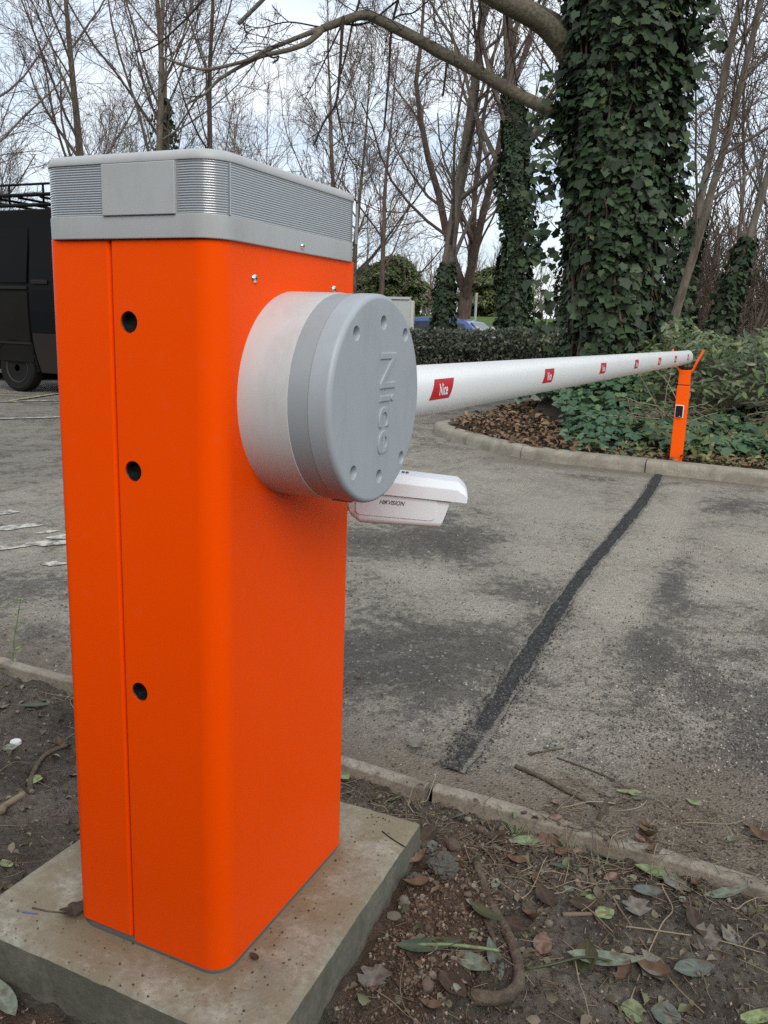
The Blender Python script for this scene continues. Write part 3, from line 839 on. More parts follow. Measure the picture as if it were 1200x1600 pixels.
def lin(a_, b_, n): return [(a_[0] + (b_[0] - a_[0]) * i / n, a_[1] + (b_[1] - a_[1]) * i / n) for i in range(1, n)]
bp = [(SX + 0.0025, 0.014), (SX + 0.0025, 0.006)] + arc(SX + 0.0025 + 0.0035, 0.0035, 0.0035, pi, 1.5 * pi, 5)
bp += arc(-RC, RC, RC, -pi / 2, 0, 12) + lin((0, RC), (0, D - 0.012), 6) + arc(-0.012, D - 0.012, 0.012, 0, pi / 2, 6) + [(-W + 0.02, D)]
mb = MB(); shell(mb, bp, 0.0025, 0.0045, H1 - 0.001)
body = mb.build('cabinet_body', 'orange', barrier)
PLUGS = [(-0.147, 0.998), (-0.147, 0.789), (-0.147, 0.449)]
cut = MB()
for px_, pz_ in PLUGS:
    a = np.arange(28) * 2 * pi / 28
    R0 = np.column_stack([px_ + 0.0150 * np.cos(a), np.full(28, -0.02), pz_ + 0.0150 * np.sin(a)]); R1 = R0.copy(); R1[:, 1] = 0.02
    loft(cut, [R1, R0])
boolean_cut(body, cut)
smooth_angle(body, 30)
dp = [(-W + 0.02, D - 0.0005), (-W + 0.012, D - 0.0005)] + arc(-W + 0.012, D - 0.0125, 0.012, pi / 2, pi, 6) + lin((-W, D - 0.012), (-W, 0.02), 6) + arc(-W + 0.020, 0.0205, 0.020, pi, 1.5 * pi, 9)
dp += arc(SX - 0.0020 - 0.005, 0.0055, 0.005, -pi / 2, 0, 7) + [(SX - 0.0020, 0.012), (SX - 0.0020, 0.018)]
mb = MB(); shell(mb, dp, 0.0025, 0.0095, H1 - 0.001)
door = mb.build('door_panel', 'orange', barrier)
cut = MB()      # rounded lower corner of the door where it meets the seam
P = np.array([(SX + 0.01, 0.0), (SX + 0.01, 0.028)] + [(SX - 0.0020 - 0.011 + 0.011 * cos(t0), 0.026 - 0.011 + 0.0 + 0.011 * sin(t0) * -1 + 0.011) for t0 in np.linspace(0, pi / 2, 8)] + [(SX - 0.02, 0.0)])
loft(cut, [np.column_stack([P[:, 0], np.full(len(P), -0.02), P[:, 1]])[::-1], np.column_stack([P[:, 0], np.full(len(P), 0.03), P[:, 1]])[::-1]])
smooth_angle(door, 30)
# near-black sheet standing in for shade behind the seam, base plate with sealant
mb = MB(); mb.box((SX - 0.05, 0.022, 0.01), (SX + 0.05, 0.025, H1 - 0.01)); mb.build('seam_shade_strip', 'dark', barrier)
mb = MB()
loft(mb, [ring2(rrect(-W - 0.0015, 0.002, -0.002, D + 0.0015, RC, 10), -0.002), ring2(rrect(-W - 0.001, 0.001, -0.001, D + 0.001, RC, 10), 0.003), ring2(rrect(-W + 0.003, -0.003, 0.003, D - 0.003, RC - 0.004, 10), 0.0085)])
smooth_angle(mb.build('base_sealant', 'gasket', barrier), 40)
for px_, pz_ in PLUGS:
    mb = MB(); a = np.arange(28) * 2 * pi / 28
    def rg(r, y): return np.column_stack([px_ + r * np.cos(a), np.full(28, y), pz_ + r * np.sin(a)])
    loft(mb, [rg(0.0155, 0.0045), rg(0.0152, 0.0028), rg(0.0135, 0.0020), rg(0.0125, 0.0030), rg(0.0115, 0.0120)][::-1], cap0=True, cap1=False)
    smooth_angle(mb.build('lock_plug', 'black', barrier), 40)

def screw(c, axis, r=0.0062, parent=None):
    """domed cross-head screw on a face; axis is the outward normal"""
    ax = Vector(axis); M_ = Matrix.Translation(c) @ ax.to_track_quat('Z', 'Y').to_matrix().to_4x4()
    mb = MB(); a = np.arange(20) * 2 * pi / 20
    prof = [(1.0, 0.0), (1.0, 0.0008), (0.93, 0.0020), (0.75, 0.0030), (0.5, 0.0036), (0.25, 0.0039)]
    loft(mb, [np.column_stack([r * k * np.cos(a), r * k * np.sin(a), np.full(20, z)]) for k, z in prof], 0, cap0=False)
    mb.box((-r * 0.5, -r * 0.10, 0.003), (r * 0.5, r * 0.10, 0.0041), 1)
    mb.box((-r * 0.10, -r * 0.5, 0.003), (r * 0.10, r * 0.5, 0.00412), 1)
    for i in range(len(mb.v)):
        mb.v[i] = np.array([(M_ @ Vector(p))[:] for p in mb.v[i]])
    return smooth_angle(mb.build('screw', ['chrome', 'dark'], parent), 50)
screw((0.0, 0.088, 1.063), (1, 0, 0), parent=body)
screw((0.0, 0.321, 1.061), (1, 0, 0), parent=body)

# grey warning-light lid
E0 = 0.005
def lidring(e, z, r=None): return ring2(rrect(-W - e, e, -e, D + e, (RC if r is None else r) + e, 12), z)
mb = MB()
loft(mb, [lidring(E0 - 0.004, H1 - 0.002), lidring(E0 - 0.0004, H1 - 0.002), lidring(E0 + 0.0006, H1 - 0.0008), lidring(E0 + 0.0012, 1.1365), lidring(E0 + 0.0006, 1.1378), lidring(E0 - 0.003, 1.1380)])
lid = smooth_angle(mb.build('lid_base', 'grey_lid', barrier), 40)
mb = MB(); rings = []
NRIB = 21; z0, z1 = 1.1372, 1.2035; dz = (z1 - z0) / NRIB
for i in range(NRIB):
    for f_, e in ((0.0, -0.0007), (0.28, -0.0002), (0.55, 0.0), (0.82, -0.0002), (0.98, -0.0007)):
        rings.append(lidring(E0 + e, z0 + (i + f_) * dz))
loft(mb, rings)
smooth_angle(mb.build('light_lens', 'lens', barrier), 60)
mb = MB()
loft(mb, [lidring(E0 - 0.004, 1.2030), lidring(E0 + 0.0006, 1.2032), lidring(E0 + 0.0016, 1.2045), lidring(E0 + 0.0012, 1.2090), lidring(E0 - 0.0008, 1.2135), lidring(E0 - 0.006, 1.2172), lidring(E0 - 0.018, 1.2195), ring2(rrect(-W + 0.10, -0.10, 0.12, D - 0.12, 0.03, 12), 1.2225)])
cap = smooth_angle(mb.build('lid_cap', 'grey_lid', barrier), 50)
mb = MB(); mb.box((-0.1795, -E0 - 0.0042, 1.1372), (-0.058, -E0 + 0.004, 1.2028))
bevel(mb.build('cover_plate', 'grey_lid', barrier), 0.0012, 2)
for yy in (0.024, D - 0.010):
    mb = MB(); mb.box((E0 - 0.003, yy - 0.0012, 1.1385), (E0 + 0.0008, yy + 0.0012, 1.2025)); mb.build('lens_seam', 'lens', barrier)
screw((E0 + 0.0009, 0.207, 1.1175), (1, 0, 0), 0.0042, parent=lid)

# drum on the side, axis along +x
DY, DZ, DR = 0.200, 0.897, 0.1535
a_d = np.arange(96) * 2 * pi / 96
def dring(x, r): return np.column_stack([np.full(96, x), DY + r * np.cos(a_d), DZ + r * np.sin(a_d)])
mb = MB(); loft(mb, [dring(-0.002, DR + 0.0006), dring(0.001, DR + 0.0006), dring(0.0795, DR), dring(0.0803, DR - 0.0012)], cap1=True)
drum = smooth_angle(mb.build('drum', 'drum_light', barrier), 40)
mb = MB(); loft(mb, [dring(0.0803, DR - 0.003), dring(0.0805, DR - 0.0009), dring(0.1108, DR - 0.0012), dring(0.1110, DR - 0.003)])
smooth_angle(mb.build('drum_band', 'drum_band', barrier), 40)
mb = MB()
prof = [(0.1110, DR - 0.0025), (0.1114, DR - 0.0008), (0.1122, DR - 0.0004)] + [(0.1367 + 0.0078 * sin(t0), DR - 0.0006 - 0.0078 * (1 - cos(t0))) for t0 in np.linspace(0, pi / 2, 9)] + [(0.1446, DR - 0.020), (0.1450, 0.06)]
loft(mb, [dring(x, r) for x, r in prof])
cover = mb.build('drum_cover', ['drum_cover'], barrier)
cut = MB()
a = np.arange(24) * 2 * pi / 24
for hy, hz in [(0.121, 0.9935), (0.2085, 1.0095), (0.289, 0.9925), (0.122, 0.7995), (0.2085, 0.782), (0.291, 0.8005)]:
    loft(cut, [np.column_stack([np.full(24, x), hy + r * np.cos(a), hz + r * np.sin(a)]) for x, r in ((0.134, 0.0070), (0.1350, 0.0084), (0.1425, 0.0094), (0.1451, 0.0108), (0.16, 0.0135))])
boolean_cut(cover, cut)
smooth_angle(cover, 32)
tv, tf = text_mesh('Nice', 0.077, 0.0008, 0.0014, 1.0, res=5, spacing=1.02, offset=-0.0004)
sx = 0.150 / (tv[:, 0].max() - tv[:, 0].min()); sy = 0.054 / (tv[:, 1].max() - tv[:, 1].min())
P = np.column_stack([0.1450 + tv[:, 2] * 1.0 + 0.0002, 0.226 + tv[:, 1] * sy, 0.8915 - tv[:, 0] * sx])
mb = MB(); add_poly(mb, P, tf); smooth_angle(mb.build('raised_lettering', 'drum_cover', cover), 25)
# split line of the cover on the lower side
mb = MB(); mb.box((0.0795, DY - 0.02, DZ - DR - 0.0016), (0.113, DY - 0.012, DZ - DR + 0.01)); bevel(mb.build('cover_clip', 'drum_cover', drum), 0.001, 2)

# boom, a flattened white tube
BX, BA, BB = 0.090, 0.0345, 0.046
def bz(y): return 0.893 - 0.0042 * (y - 0.5)
a_b = np.arange(48) * 2 * pi / 48
def bring(y, k=1.0):
    return np.column_stack([BX + BA * k * np.cos(a_b), np.full(48, y), bz(y) + BB * k * np.sign(np.sin(a_b)) * np.abs(np.sin(a_b)) ** 0.94])
mb = MB(); loft(mb, [bring(y) for y in np.linspace(0.12, 5.285, 24)][::-1])
boom = smooth_angle(mb.build('boom', 'boom_white', barrier), 50)
mb = MB(); loft(mb, [bring(5.2852 + 0.030 * sin(t0), 0.25 + 0.765 * cos(t0)) for t0 in np.linspace(0, pi / 2 * 0.95, 7)][::-1]); smooth_angle(mb.build('boom_end_cap', 'boom_white', boom), 60)
def on_boom(y, v, off):
    ph = v / BB
    return (BX + (BA + off) * cos(ph), y, bz(y) + (BB + off) * sin(ph))
tv, tf = text_mesh('Nice', 0.03, 0, 0, 1.0, res=3, offset=0.0007)
tw_ = tv[:, 0].max() - tv[:, 0].min(); th_ = tv[:, 1].max() - tv[:, 1].min()
tv[:, 0] *= 0.041 / tw_; tv[:, 1] *= 0.0215 / th_
for yc, vc in [(0.517, 0.0045), (1.301, 0.003), (2.060, 0.005), (2.803, 0.004), (3.552, 0.003), (4.258, 0.004), (4.985, 0.005)]:
    mb = MB(); nu, nv = 6, 6
    V_ = []
    for j in range(nv + 1):
        for i in range(nu + 1):
            vv = -0.0185 + 0.037 * j / nv
            uu = -0.050 + 0.100 * i / nu + (vv / 0.037) * 0.030
            V_.append(on_boom(yc + uu, vc + vv, 0.0004))
    mb.add(V_, [(j * (nu + 1) + i, j * (nu + 1) + i + 1, (j + 1) * (nu + 1) + i + 1, (j + 1) * (nu + 1) + i) for j in range(nv) for i in range(nu)])
    add_poly(mb, [on_boom(yc + x + 0.004 + y * 0.12, vc + y - 0.001, 0.0009) for x, y, _ in tv], tf, 1)
    mb.build('sticker', ['red', 'white_ink'], boom, smooth=True)

# ------------------------------------------------------------------ number-plate camera behind the cabinet
camera_t = empty('security_camera', (-0.03, 0.545, 0.660), 'white bullet security camera on a bracket behind the orange cabinet', 'camera')
def crings(profile, xs_fn):
    return profile
cw0, cw1 = 0.520, 0.612
mb = MB()
def body_ring(x, k, zlo, zhi, lean=0.0):
    P = rrect(cw0 + k, cw1 - k, zlo + k, zhi - k * 0.3, 0.013, 5)
    return np.array([(x - lean * (zhi - z_) / (zhi - zlo), y_, z_) for y_, z_ in P])
zl, zh = 0.6265, 0.698
loft(mb, [body_ring(-0.060, 0.010, zl + 0.012, zh), body_ring(-0.056, 0.005, zl + 0.008, zh), body_ring(-0.035, 0.0, zl, zh), body_ring(0.138, 0.0, zl + 0.004, zh, 0.018), body_ring(0.142, 0.0015, zl + 0.0055, zh, 0.018), body_ring(0.1432, 0.004, zl + 0.008, zh - 0.002, 0.018)])
housing = smooth_angle(mb.build('housing', 'cam_white', camera_t), 40)
# raised side panel with the maker's name
P = rrect(-0.045, 0.112, 0.6445, 0.6905, 0.010, 6)
mb = MB()
loft(mb, [np.column_stack([P[:, 0], np.full(len(P), cw0 + 0.002), P[:, 1]]), np.column_stack([P[:, 0], np.full(len(P), cw0 - 0.0006), P[:, 1]]),
          np.column_stack([P[:, 0] * 0.985 + 0.0005, np.full(len(P), cw0 - 0.0020), (P[:, 1] - 0.6675) * 0.95 + 0.6675])])
panel = smooth_angle(mb.build('side_panel', 'cam_white', camera_t), 30)
tv, tf = text_mesh('HIKVISION', 0.012, 0, 0, 1.0, shear=0.35, res=2, offset=0.00018)
k_ = 0.050 / (tv[:, 0].max() - tv[:, 0].min()); k2 = 0.0088 / (tv[:, 1].max() - tv[:, 1].min())
mb = MB(); add_poly(mb, np.column_stack([0.026 + tv[:, 0] * k_, np.full(len(tv), cw0 - 0.0024), 0.6745 - 0.0 + tv[:, 1] * k2]), tf); mb.build('lettering', 'black_ink', panel)
# sun hood
mb = MB(); rings = []
for x, kk, zt, zb in [(-0.050, 0.004, 0.722, 0.692), (-0.046, 0.0, 0.727, 0.691), (0.03, 0.0, 0.7285, 0.690), (0.148, 0.0, 0.7245, 0.688), (0.152, 0.0, 0.7235, 0.688), (0.165, 0.001, 0.7125, 0.6872), (0.1705, 0.002, 0.7035, 0.6872), (0.1712, 0.004, 0.7005, 0.6880)]:
    y_a, y_b = cw0 - 0.0075 + kk, cw1 + 0.0075 - kk
    h = zt - zb
    prof = [(y_a, zb), (y_a + 0.0006, zb + h * 0.60), (y_a + 0.0016, zb + h * 0.66), (y_a + 0.020, zt - h * 0.03), (y_a + 0.024, zt), (y_b - 0.024, zt), (y_b - 0.020, zt - h * 0.03), (y_b - 0.0016, zb + h * 0.66), (y_b - 0.0006, zb + h * 0.60), (y_b, zb), (y_b - 0.0045, zb), (y_b - 0.006, zb + 0.010), (y_a + 0.006, zb + 0.010), (y_a + 0.0045, zb)]
    rings.append(np.array([(x, a_, b_) for a_, b_ in prof]))
loft(mb, [r_[::-1] for r_ in rings])
hood = smooth_angle(mb.build('hood', 'cam_white', camera_t), 28)
for sxx in (0.038, 0.046):
    mb = MB(); mb.box((sxx, 0.558, 0.7282), (sxx + 0.006, 0.568, 0.7305)); bevel(mb.build('hood_screw', 'gasket', hood), 0.001, 2)
mb = MB(); P = rrect(cw0 + 0.010, cw1 - 0.010, 0.640, 0.690, 0.01, 5)
loft(mb, [np.array([(0.1425 - 0.018 * (0.698 - z_) / 0.0715, y_, z_) for y_, z_ in P]), np.array([(0.1436 - 0.018 * (0.698 - z_) / 0.0715, y_, z_) for y_, z_ in P])]); mb.build('front_glass', 'cam_glass', camera_t)
camera_t.rotation_euler = (0, radians(2.5), radians(21)); camera_t.location = (-0.041, 0.545, 0.657)
mb = MB(); mb.tube([(-0.075, 0.562, 0.650), (-0.052, 0.562, 0.660)], [0.021, 0.023], 20); mb.tube([(-0.070, 0.562, 0.655), (-0.085, 0.535, 0.655), (-0.092, 0.49, 0.655), (-0.092, 0.402, 0.655)], 0.0155, 16)
smooth_angle(mb.build('mount_arm', 'cam_white', camera_t), 40)
mb = MB(); mb.tube([(-0.092, 0.4005, 0.655), (-0.092, 0.410, 0.655)], [0.032, 0.030], 24); smooth_angle(mb.build('mount_plate', 'cam_white', camera_t), 40)

# ------------------------------------------------------------------ rest post for the boom tip
PX, PY = 0.102, 5.125
post = empty('boom_rest_post', (PX, PY, 0.12), 'slim orange rest post with forked top holding the boom tip', 'post')
mb = MB(); mb.box((PX - 0.041, PY - 0.03, 0.06), (PX + 0.041, PY + 0.03, 0.690)); bevel(mb.build('lower_tube', 'post_orange', post), 0.006)
mb = MB(); mb.box((PX - 0.036, PY - 0.026, 0.60), (PX + 0.036, PY + 0.026, 0.6965)); bevel(mb.build('joint_collar', 'black', post), 0.004)
mb = MB(); mb.box((PX - 0.037, PY - 0.027, 0.6945), (PX + 0.037, PY + 0.027, 0.792)); bevel(mb.build('upper_tube', 'post_orange', post), 0.004)
for sgn in (-1, 1):
    mb = MB(); mb.tube([(PX + sgn * 0.020, PY, 0.775), (PX + sgn * 0.043, PY, 0.792), (PX + sgn * 0.100, PY, 0.925)], 0.0085, 10)
    smooth_angle(mb.build('fork_arm', 'post_orange', post), 40)
mb = MB(); mb.tube([(PX - 0.045, PY, 0.812), (PX, PY, 0.800), (PX + 0.045, PY, 0.812)], 0.011, 10); smooth_angle(mb.build('rubber_pad', 'black', post), 50)
eye = tag(MB().build('x', 'black'), None) if False else None
mb = MB(); mb.box((PX - 0.036, PY - 0.0340, 0.475), (PX + 0.019, PY - 0.029, 0.560)); frame = bevel(mb.build('photocell_frame', 'cam_white', post), 0.003)
mb = MB(); mb.box((PX - 0.031, PY - 0.0480, 0.4795), (PX + 0.014, PY - 0.0335, 0.5555)); bevel(mb.build('photocell', 'black', post), 0.004)
mb = MB(); mb.box((PX - 0.006, PY - 0.0488, 0.4835), (PX + 0.002, PY - 0.0475, 0.4865)); mb.build('photocell_mark', 'cam_white', post)

# ------------------------------------------------------------------ black van in the car park (local x along it, y away from the road)
VO = np.array([-9.44, 8.14, -0.10])
van = empty('van', tuple(VO + np.array([1.5, 1.0, 0])), 'black high-roof van with roof rack parked behind the orange cabinet', 'van')
def vb(mb, lo, hi, mi=0): mb.box(tuple(np.array(lo) + VO), tuple(np.array(hi) + VO), mi)
prof = np.array([(-1.08, 0.42), (-1.12, 0.9), (-1.10, 1.5), (-1.03, 2.30), (-0.95, 2.48), (-0.75, 2.55), (2.35, 2.56), (2.70, 2.48), (3.05, 2.10), (3.40, 1.52), (3.9, 1.28), (4.15, 1.05), (4.22, 0.7), (4.15, 0.38), (2.0, 0.36), (0.0, 0.38)])
def inset(z): return 0.015 + 0.03 * ss(1.25, 0.5, z) + 0.10 * ss(1.3, 2.55, z)
mb = MB(); cenp = np.array([1.4, 1.4])
rings = []
for yy, k, sh in ((0, 0.975, 0.045), (0, 0.992, 0.012), (0, 1.0, 0.0), (1, 1.0, 0.0), (1, 0.992, 0.012), (1, 0.975, 0.045)):
    pp = cenp + (prof - cenp) * k
    ins = inset(pp[:, 1])
    y_ = (ins + 0.0 - sh * 0 if yy == 0 else 1.98 - ins)
    y_ = y_ + (0.0 if sh == 0.0 else 0) + ((0.045 - sh) * 0.0)
    y_ = y_ + ({0.045: 0.0, 0.012: 0.012, 0.0: 0.05}[sh] if yy == 0 else -{0.045: 0.0, 0.012: 0.012, 0.0: 0.05}[sh])
    rings.append(np.column_stack([pp[:, 0], y_, pp[:, 1]]) + VO)
loft(mb, rings)
vbody = smooth_angle(mb.build('van_body', 'van_paint', van), 35)
def side_panel(name, x0, x1, z0_, z1_, m_, proud=0.012, curve=0.0, par=None):
    mb = MB(); zs_ = np.linspace(z0_, z1_, 6); f_ = []; b_2 = []
    o_ = []; i_ = []
    for z_ in zs_:
        c_ = curve * ((z1_ - z_) / (z1_ - z0_)) ** 2
        ins = float(inset(z_)) - proud
        o_.append([(x0 + c_, ins, z_), (x1, ins, z_)]); i_.append([(x0 + c_, ins + 0.05, z_), (x1, ins + 0.05, z_)])
    for a_, b_2, a2, b2 in zip(o_[:-1], o_[1:], i_[:-1], i_[1:]):
        v = np.array([a_[0], a_[1], b_2[1], b_2[0], a2[0], a2[1], b2[1], b2[0]]) + VO
        mb.add(v, [(0, 1, 2, 3), (0, 3, 7, 4), (1, 5, 6, 2), (4, 7, 6, 5), (0, 4, 5, 1), (3, 2, 6, 7)])
    return mb.build(name, m_, par or van)
side_panel('rear_quarter_panel', -1.0, 0.30, 1.55, 2.30, 'van_paint', 0.006)
side_panel('lower_side_panel', -1.0, 0.31, 0.72, 1.42, 'van_dirty', 0.010)
side_panel('sill_panel', -1.0, 0.36, 0.44, 0.700, 'van_dirty', 0.016)
dr = side_panel('sliding_door', 0.36, 1.55, 0.86, 2.34, 'van_paint', 0.018)
side_panel('door_cladding', 0.38, 1.50, 0.30, 0.855, 'van_clad', 0.026, 0.14, dr)
side_panel('front_door', 1.60, 2.55, 0.42, 1.5, 'van_paint', 0.012)
side_panel('side_window', 1.66, 2.45, 1.54, 2.18, 'glass', 0.012)
mb = MB(); z_ = 1.56; vb(mb, (0.42, float(inset(z_)) - 0.045, z_ - 0.03), (0.72, float(inset(z_)) - 0.02, z_ + 0.03)); bevel(mb.build('door_handle', 'van_clad', dr), 0.01)
mb = MB(); vb(mb, (-1.0, float(inset(1.45)) - 0.014, 1.455), (0.30, float(inset(1.45)) + 0.01, 1.50)); bevel(mb.build('rubbing_strip', 'van_clad', van), 0.008)
mb = MB(); vb(mb, (-1.0, float(inset(0.7)) - 0.030, 0.69), (0.34, float(inset(0.7)) + 0.01, 0.72)); mb.build('sill_strip', 'van_clad', van)
mb = MB(); mb.add(np.array([(3.085, 0.26, 2.06), (3.085, 1.72, 2.06), (3.40, 1.78, 1.545), (3.40, 0.20, 1.545), (3.03, 0.26, 2.03), (3.03, 1.72, 2.03), (3.34, 1.78, 1.51), (3.34, 0.20, 1.51)]) + np.array([0.022, 0, 0.014]) + VO, [(0, 3, 2, 1), (4, 5, 6, 7), (0, 1, 5, 4), (1, 2, 6, 5), (2, 3, 7, 6), (3, 0, 4, 7)]); mb.build('windscreen', 'glass', van)
for yy in (0.22, 1.50):
    mb = MB(); vb(mb, (4.06, yy, 0.86), (4.215, yy + 0.28, 1.04)); bevel(mb.build('headlight', 'lamp', van), 0.03)
mb = MB(); vb(mb, (4.05, 0.10, 0.36), (4.29, 1.88, 0.62)); bevel(mb.build('bumper', 'van_clad', van), 0.05)
def wheel(x):
    for yy, s_ in ((0.03, 1), (1.95, -1)):
        a = np.arange(36) * 2 * pi / 36
        def wr(r, y): return np.column_stack([x + r * np.cos(a), np.full(36, yy + s_ * y), 0.345 + r * np.sin(a)]) + VO
        mb = MB(); R = [wr(0.21, 0.02), wr(0.30, 0.0), wr(0.335, 0.02), wr(0.345, 0.06), wr(0.345, 0.18), wr(0.30, 0.22)]
        loft(mb, R if s_ == 1 else [q_[::-1] for q_ in R]); ty = smooth_angle(mb.build('tyre', 'tyre', van), 40)
        mb = MB(); R = [wr(0.05, 0.02), wr(0.09, 0.022), wr(0.11, 0.045), wr(0.17, 0.05), wr(0.205, 0.012), wr(0.215, 0.012), wr(0.215, 0.05)]
        loft(mb, R if s_ == 1 else [q_[::-1] for q_ in R], cap1=False); smooth_angle(mb.build('rim', 'rim', ty), 40)
        mb = MB(); a2 = np.linspace(-0.1, pi + 0.1, 20)
        o_ = np.column_stack([x + 0.42 * np.cos(a2), np.full(20, yy - s_ * 0.012), 0.345 + 0.40 * np.sin(a2)]) + VO
        i_ = np.column_stack([x + 0.40 * np.cos(a2), np.full(20, yy + s_ * 0.2), 0.345 + 0.38 * np.sin(a2)]) + VO
        mb.add(np.vstack([o_, i_, [(x + VO[0], yy + s_ * 0.2 + VO[1], 0.345 + VO[2])]]), [(k, k + 1, 20 + k + 1, 20 + k) for k in range(19)], [(20 + k, 20 + k + 1, 40) for k in range(19)])
        mb.build('wheel_arch', 'dark', van)
wheel(0.0); wheel(3.25)
rack = empty('roof_rack', tuple(VO + np.array([0.8, 1.0, 2.56])), None, None); adopt(rack, van)
def rtube(p, q_, r, name): mb = MB(); mb.tube([np.array(p) + VO, np.array(q_) + VO], r, 8); return mb.build(name, 'van_paint', rack, smooth=True)
for yy in (0.22, 1.76):
    rtube((-0.9, yy, 2.895), (2.3, yy, 2.895), 0.017, 'rack_rail')
    rtube((-0.9, yy, 2.755), (2.3, yy, 2.755), 0.026, 'rack_rail')
    for xx in (-0.85, -0.15, 0.50, 1.15, 1.8, 2.25): rtube((xx, yy, 2.60), (xx, yy, 2.895), 0.016, 'rack_post')
for xx in np.arange(-0.8, 2.3, 0.42): rtube((xx, 0.2, 2.72), (xx, 1.78, 2.72), 0.018, 'rack_bar')
rtube((-0.95, 0.17, 2.61), (2.3, 0.17, 2.61), 0.026, 'roof_gutter')

# ------------------------------------------------------------------ parked cars beyond the hedge
def hatchback(org, rot, paint, label):
    R = Matrix.Translation(org) @ Matrix.Rotation(rot, 4, 'Z')
    root = empty('parked_car', org, label, 'car', 'cars parked beyond the hedge')
    def put(mb, name, m_, par=root, ang=40):
        for i in range(len(mb.v)): mb.v[i] = np.array([(R @ Vector(p))[:] for p in mb.v[i]])
        return smooth_angle(mb.build(name, m_, par), ang)
    low = np.array([(-1.85, 0.30), (-1.95, 0.60), (-1.88, 0.88), (-1.55, 0.98), (0.0, 0.95), (1.35, 0.92), (1.95, 0.75), (2.05, 0.5), (2.0, 0.25)])
    up = np.array([(-1.72, 0.93), (-1.50, 1.18), (-1.28, 1.36), (-0.95, 1.43), (-0.2, 1.45), (0.35, 1.40), (0.75, 1.20), (1.25, 0.92)])
    def ext(pr, w0, w1, mb):
        rings = []
        for s_, k in ((-1, 0.98), (-1, 1.0), (1, 1.0), (1, 0.98)):
            c = pr.mean(0); pp = c + (pr - c) * k
            w = np.interp(pr[:, 1], [0.3, 0.95, 1.45], [0.80, 0.84, 0.60]) + (0.0 if k == 0.98 else -0.03)
            rings.append(np.column_stack([pp[:, 0], s_ * w, pp[:, 1]]))
        loft(mb, rings)
    mb = MB(); ext(low, 0, 0, mb); put(mb, 'car_body', paint)
    mb = MB(); ext(up, 0, 0, mb); put(mb, 'cabin', paint)
    for s_ in (-1, 1):
        for xs_ in ([(-1.42, 1.0), (-1.20, 1.30), (-0.50, 1.36), (-0.50, 1.0)], [(-0.42, 1.0), (-0.42, 1.36), (0.28, 1.33), (0.95, 1.0)]):
            mb = MB(); v = []
            for x, z in xs_:
                w = np.interp(z, [0.3, 0.95, 1.45], [0.80, 0.84, 0.60]) + 0.012
                v.append((x, s_ * w, z))
            mb.add(np.array(v + [(p[0], p[1] - s_ * 0.03, p[2]) for p in v]), [(0, 1, 2, 3), (7, 6, 5, 4), (0, 4, 5, 1), (1, 5, 6, 2), (2, 6, 7, 3), (3, 7, 4, 0)]); put(mb, 'side_window', 'glass')
    mb = MB(); mb.add([(-1.745, -0.6, 0.98), (-1.745, 0.6, 0.98), (-1.34, 0.5, 1.35), (-1.34, -0.5, 1.35), (-1.70, -0.6, 0.96), (-1.70, 0.6, 0.96), (-1.30, 0.5, 1.33), (-1.30, -0.5, 1.33)], [(0, 3, 2, 1), (4, 5, 6, 7), (0, 1, 5, 4), (1, 2, 6, 5), (2, 3, 7, 6), (3, 0, 4, 7)]); put(mb, 'rear_screen', 'glass')
    mb = MB(); mb.add([(0.62, -0.55, 1.30), (0.62, 0.55, 1.30), (1.22, 0.68, 0.97), (1.22, -0.68, 0.97), (0.58, -0.55, 1.28), (0.58, 0.55, 1.28), (1.18, 0.68, 0.95), (1.18, -0.68, 0.95)], [(0, 1, 2, 3), (7, 6, 5, 4), (0, 4, 5, 1), (1, 5, 6, 2), (2, 6, 7, 3), (3, 7, 4, 0)]); put(mb, 'windscreen', 'glass')
    for s_ in (-1, 1):
        mb = MB(); mb.tube([(-1.80, s_ * 0.68, 0.98), (-1.62, s_ * 0.64, 1.16), (-1.50, s_ * 0.62, 1.24)], [0.04, 0.05, 0.03], 8); put(mb, 'tail_light', 'lamp')
        for x in (-1.25, 1.28):
            mb = MB(); mb.tube([(x, s_ * 0.62, 0.30), (x, s_ * 0.84, 0.30)], 0.30, 24); w_ = put(mb, 'wheel', 'tyre')
            mb = MB(); mb.tube([(x, s_ * 0.83, 0.30), (x, s_ * 0.852, 0.30)], 0.19, 20); put(mb, 'rim', 'lamp', w_)
    return root
hatchback((-7.75, 20.0, -0.15), pi, 'blue_paint', 'blue hatchback whose roof shows above the hedge')
hatchback((-11.6, 22.5, -0.18), pi, 'teal_paint', 'dark green car almost hidden by the hedge and white board')
# low white board on a post
sg = empty('notice_board', (-5.8, 13.0, 0.1), 'white board with a capped top and post beyond the hedge', 'sign')
mb = MB(); mb.box((-6.6, 12.99, 0.45), (-5.285, 13.03, 1.485)); bevel(mb.build('board', 'board', sg), 0.005)
mb = MB(); mb.box((-6.63, 12.965, 1.487), (-5.31, 13.055, 1.53)); bevel(mb.build('board_cap', 'board', sg), 0.006)
for xx in (-5.28, -6.68):
    mb = MB(); mb.box((xx, 12.98, 0.0), (xx + 0.055, 13.04, 1.47)); bevel(mb.build('board_post', 'board_edge', sg), 0.005)
pole = MB(); pole.tube([(-8.55, 26.0, -0.2), (-8.55, 26.0, 2.2)], [0.045, 0.04], 12)
tag(smooth_angle(pole.build('marker_pole', 'pole'), 40), 'thin pale pole standing beside the forked brown tree', 'pole')

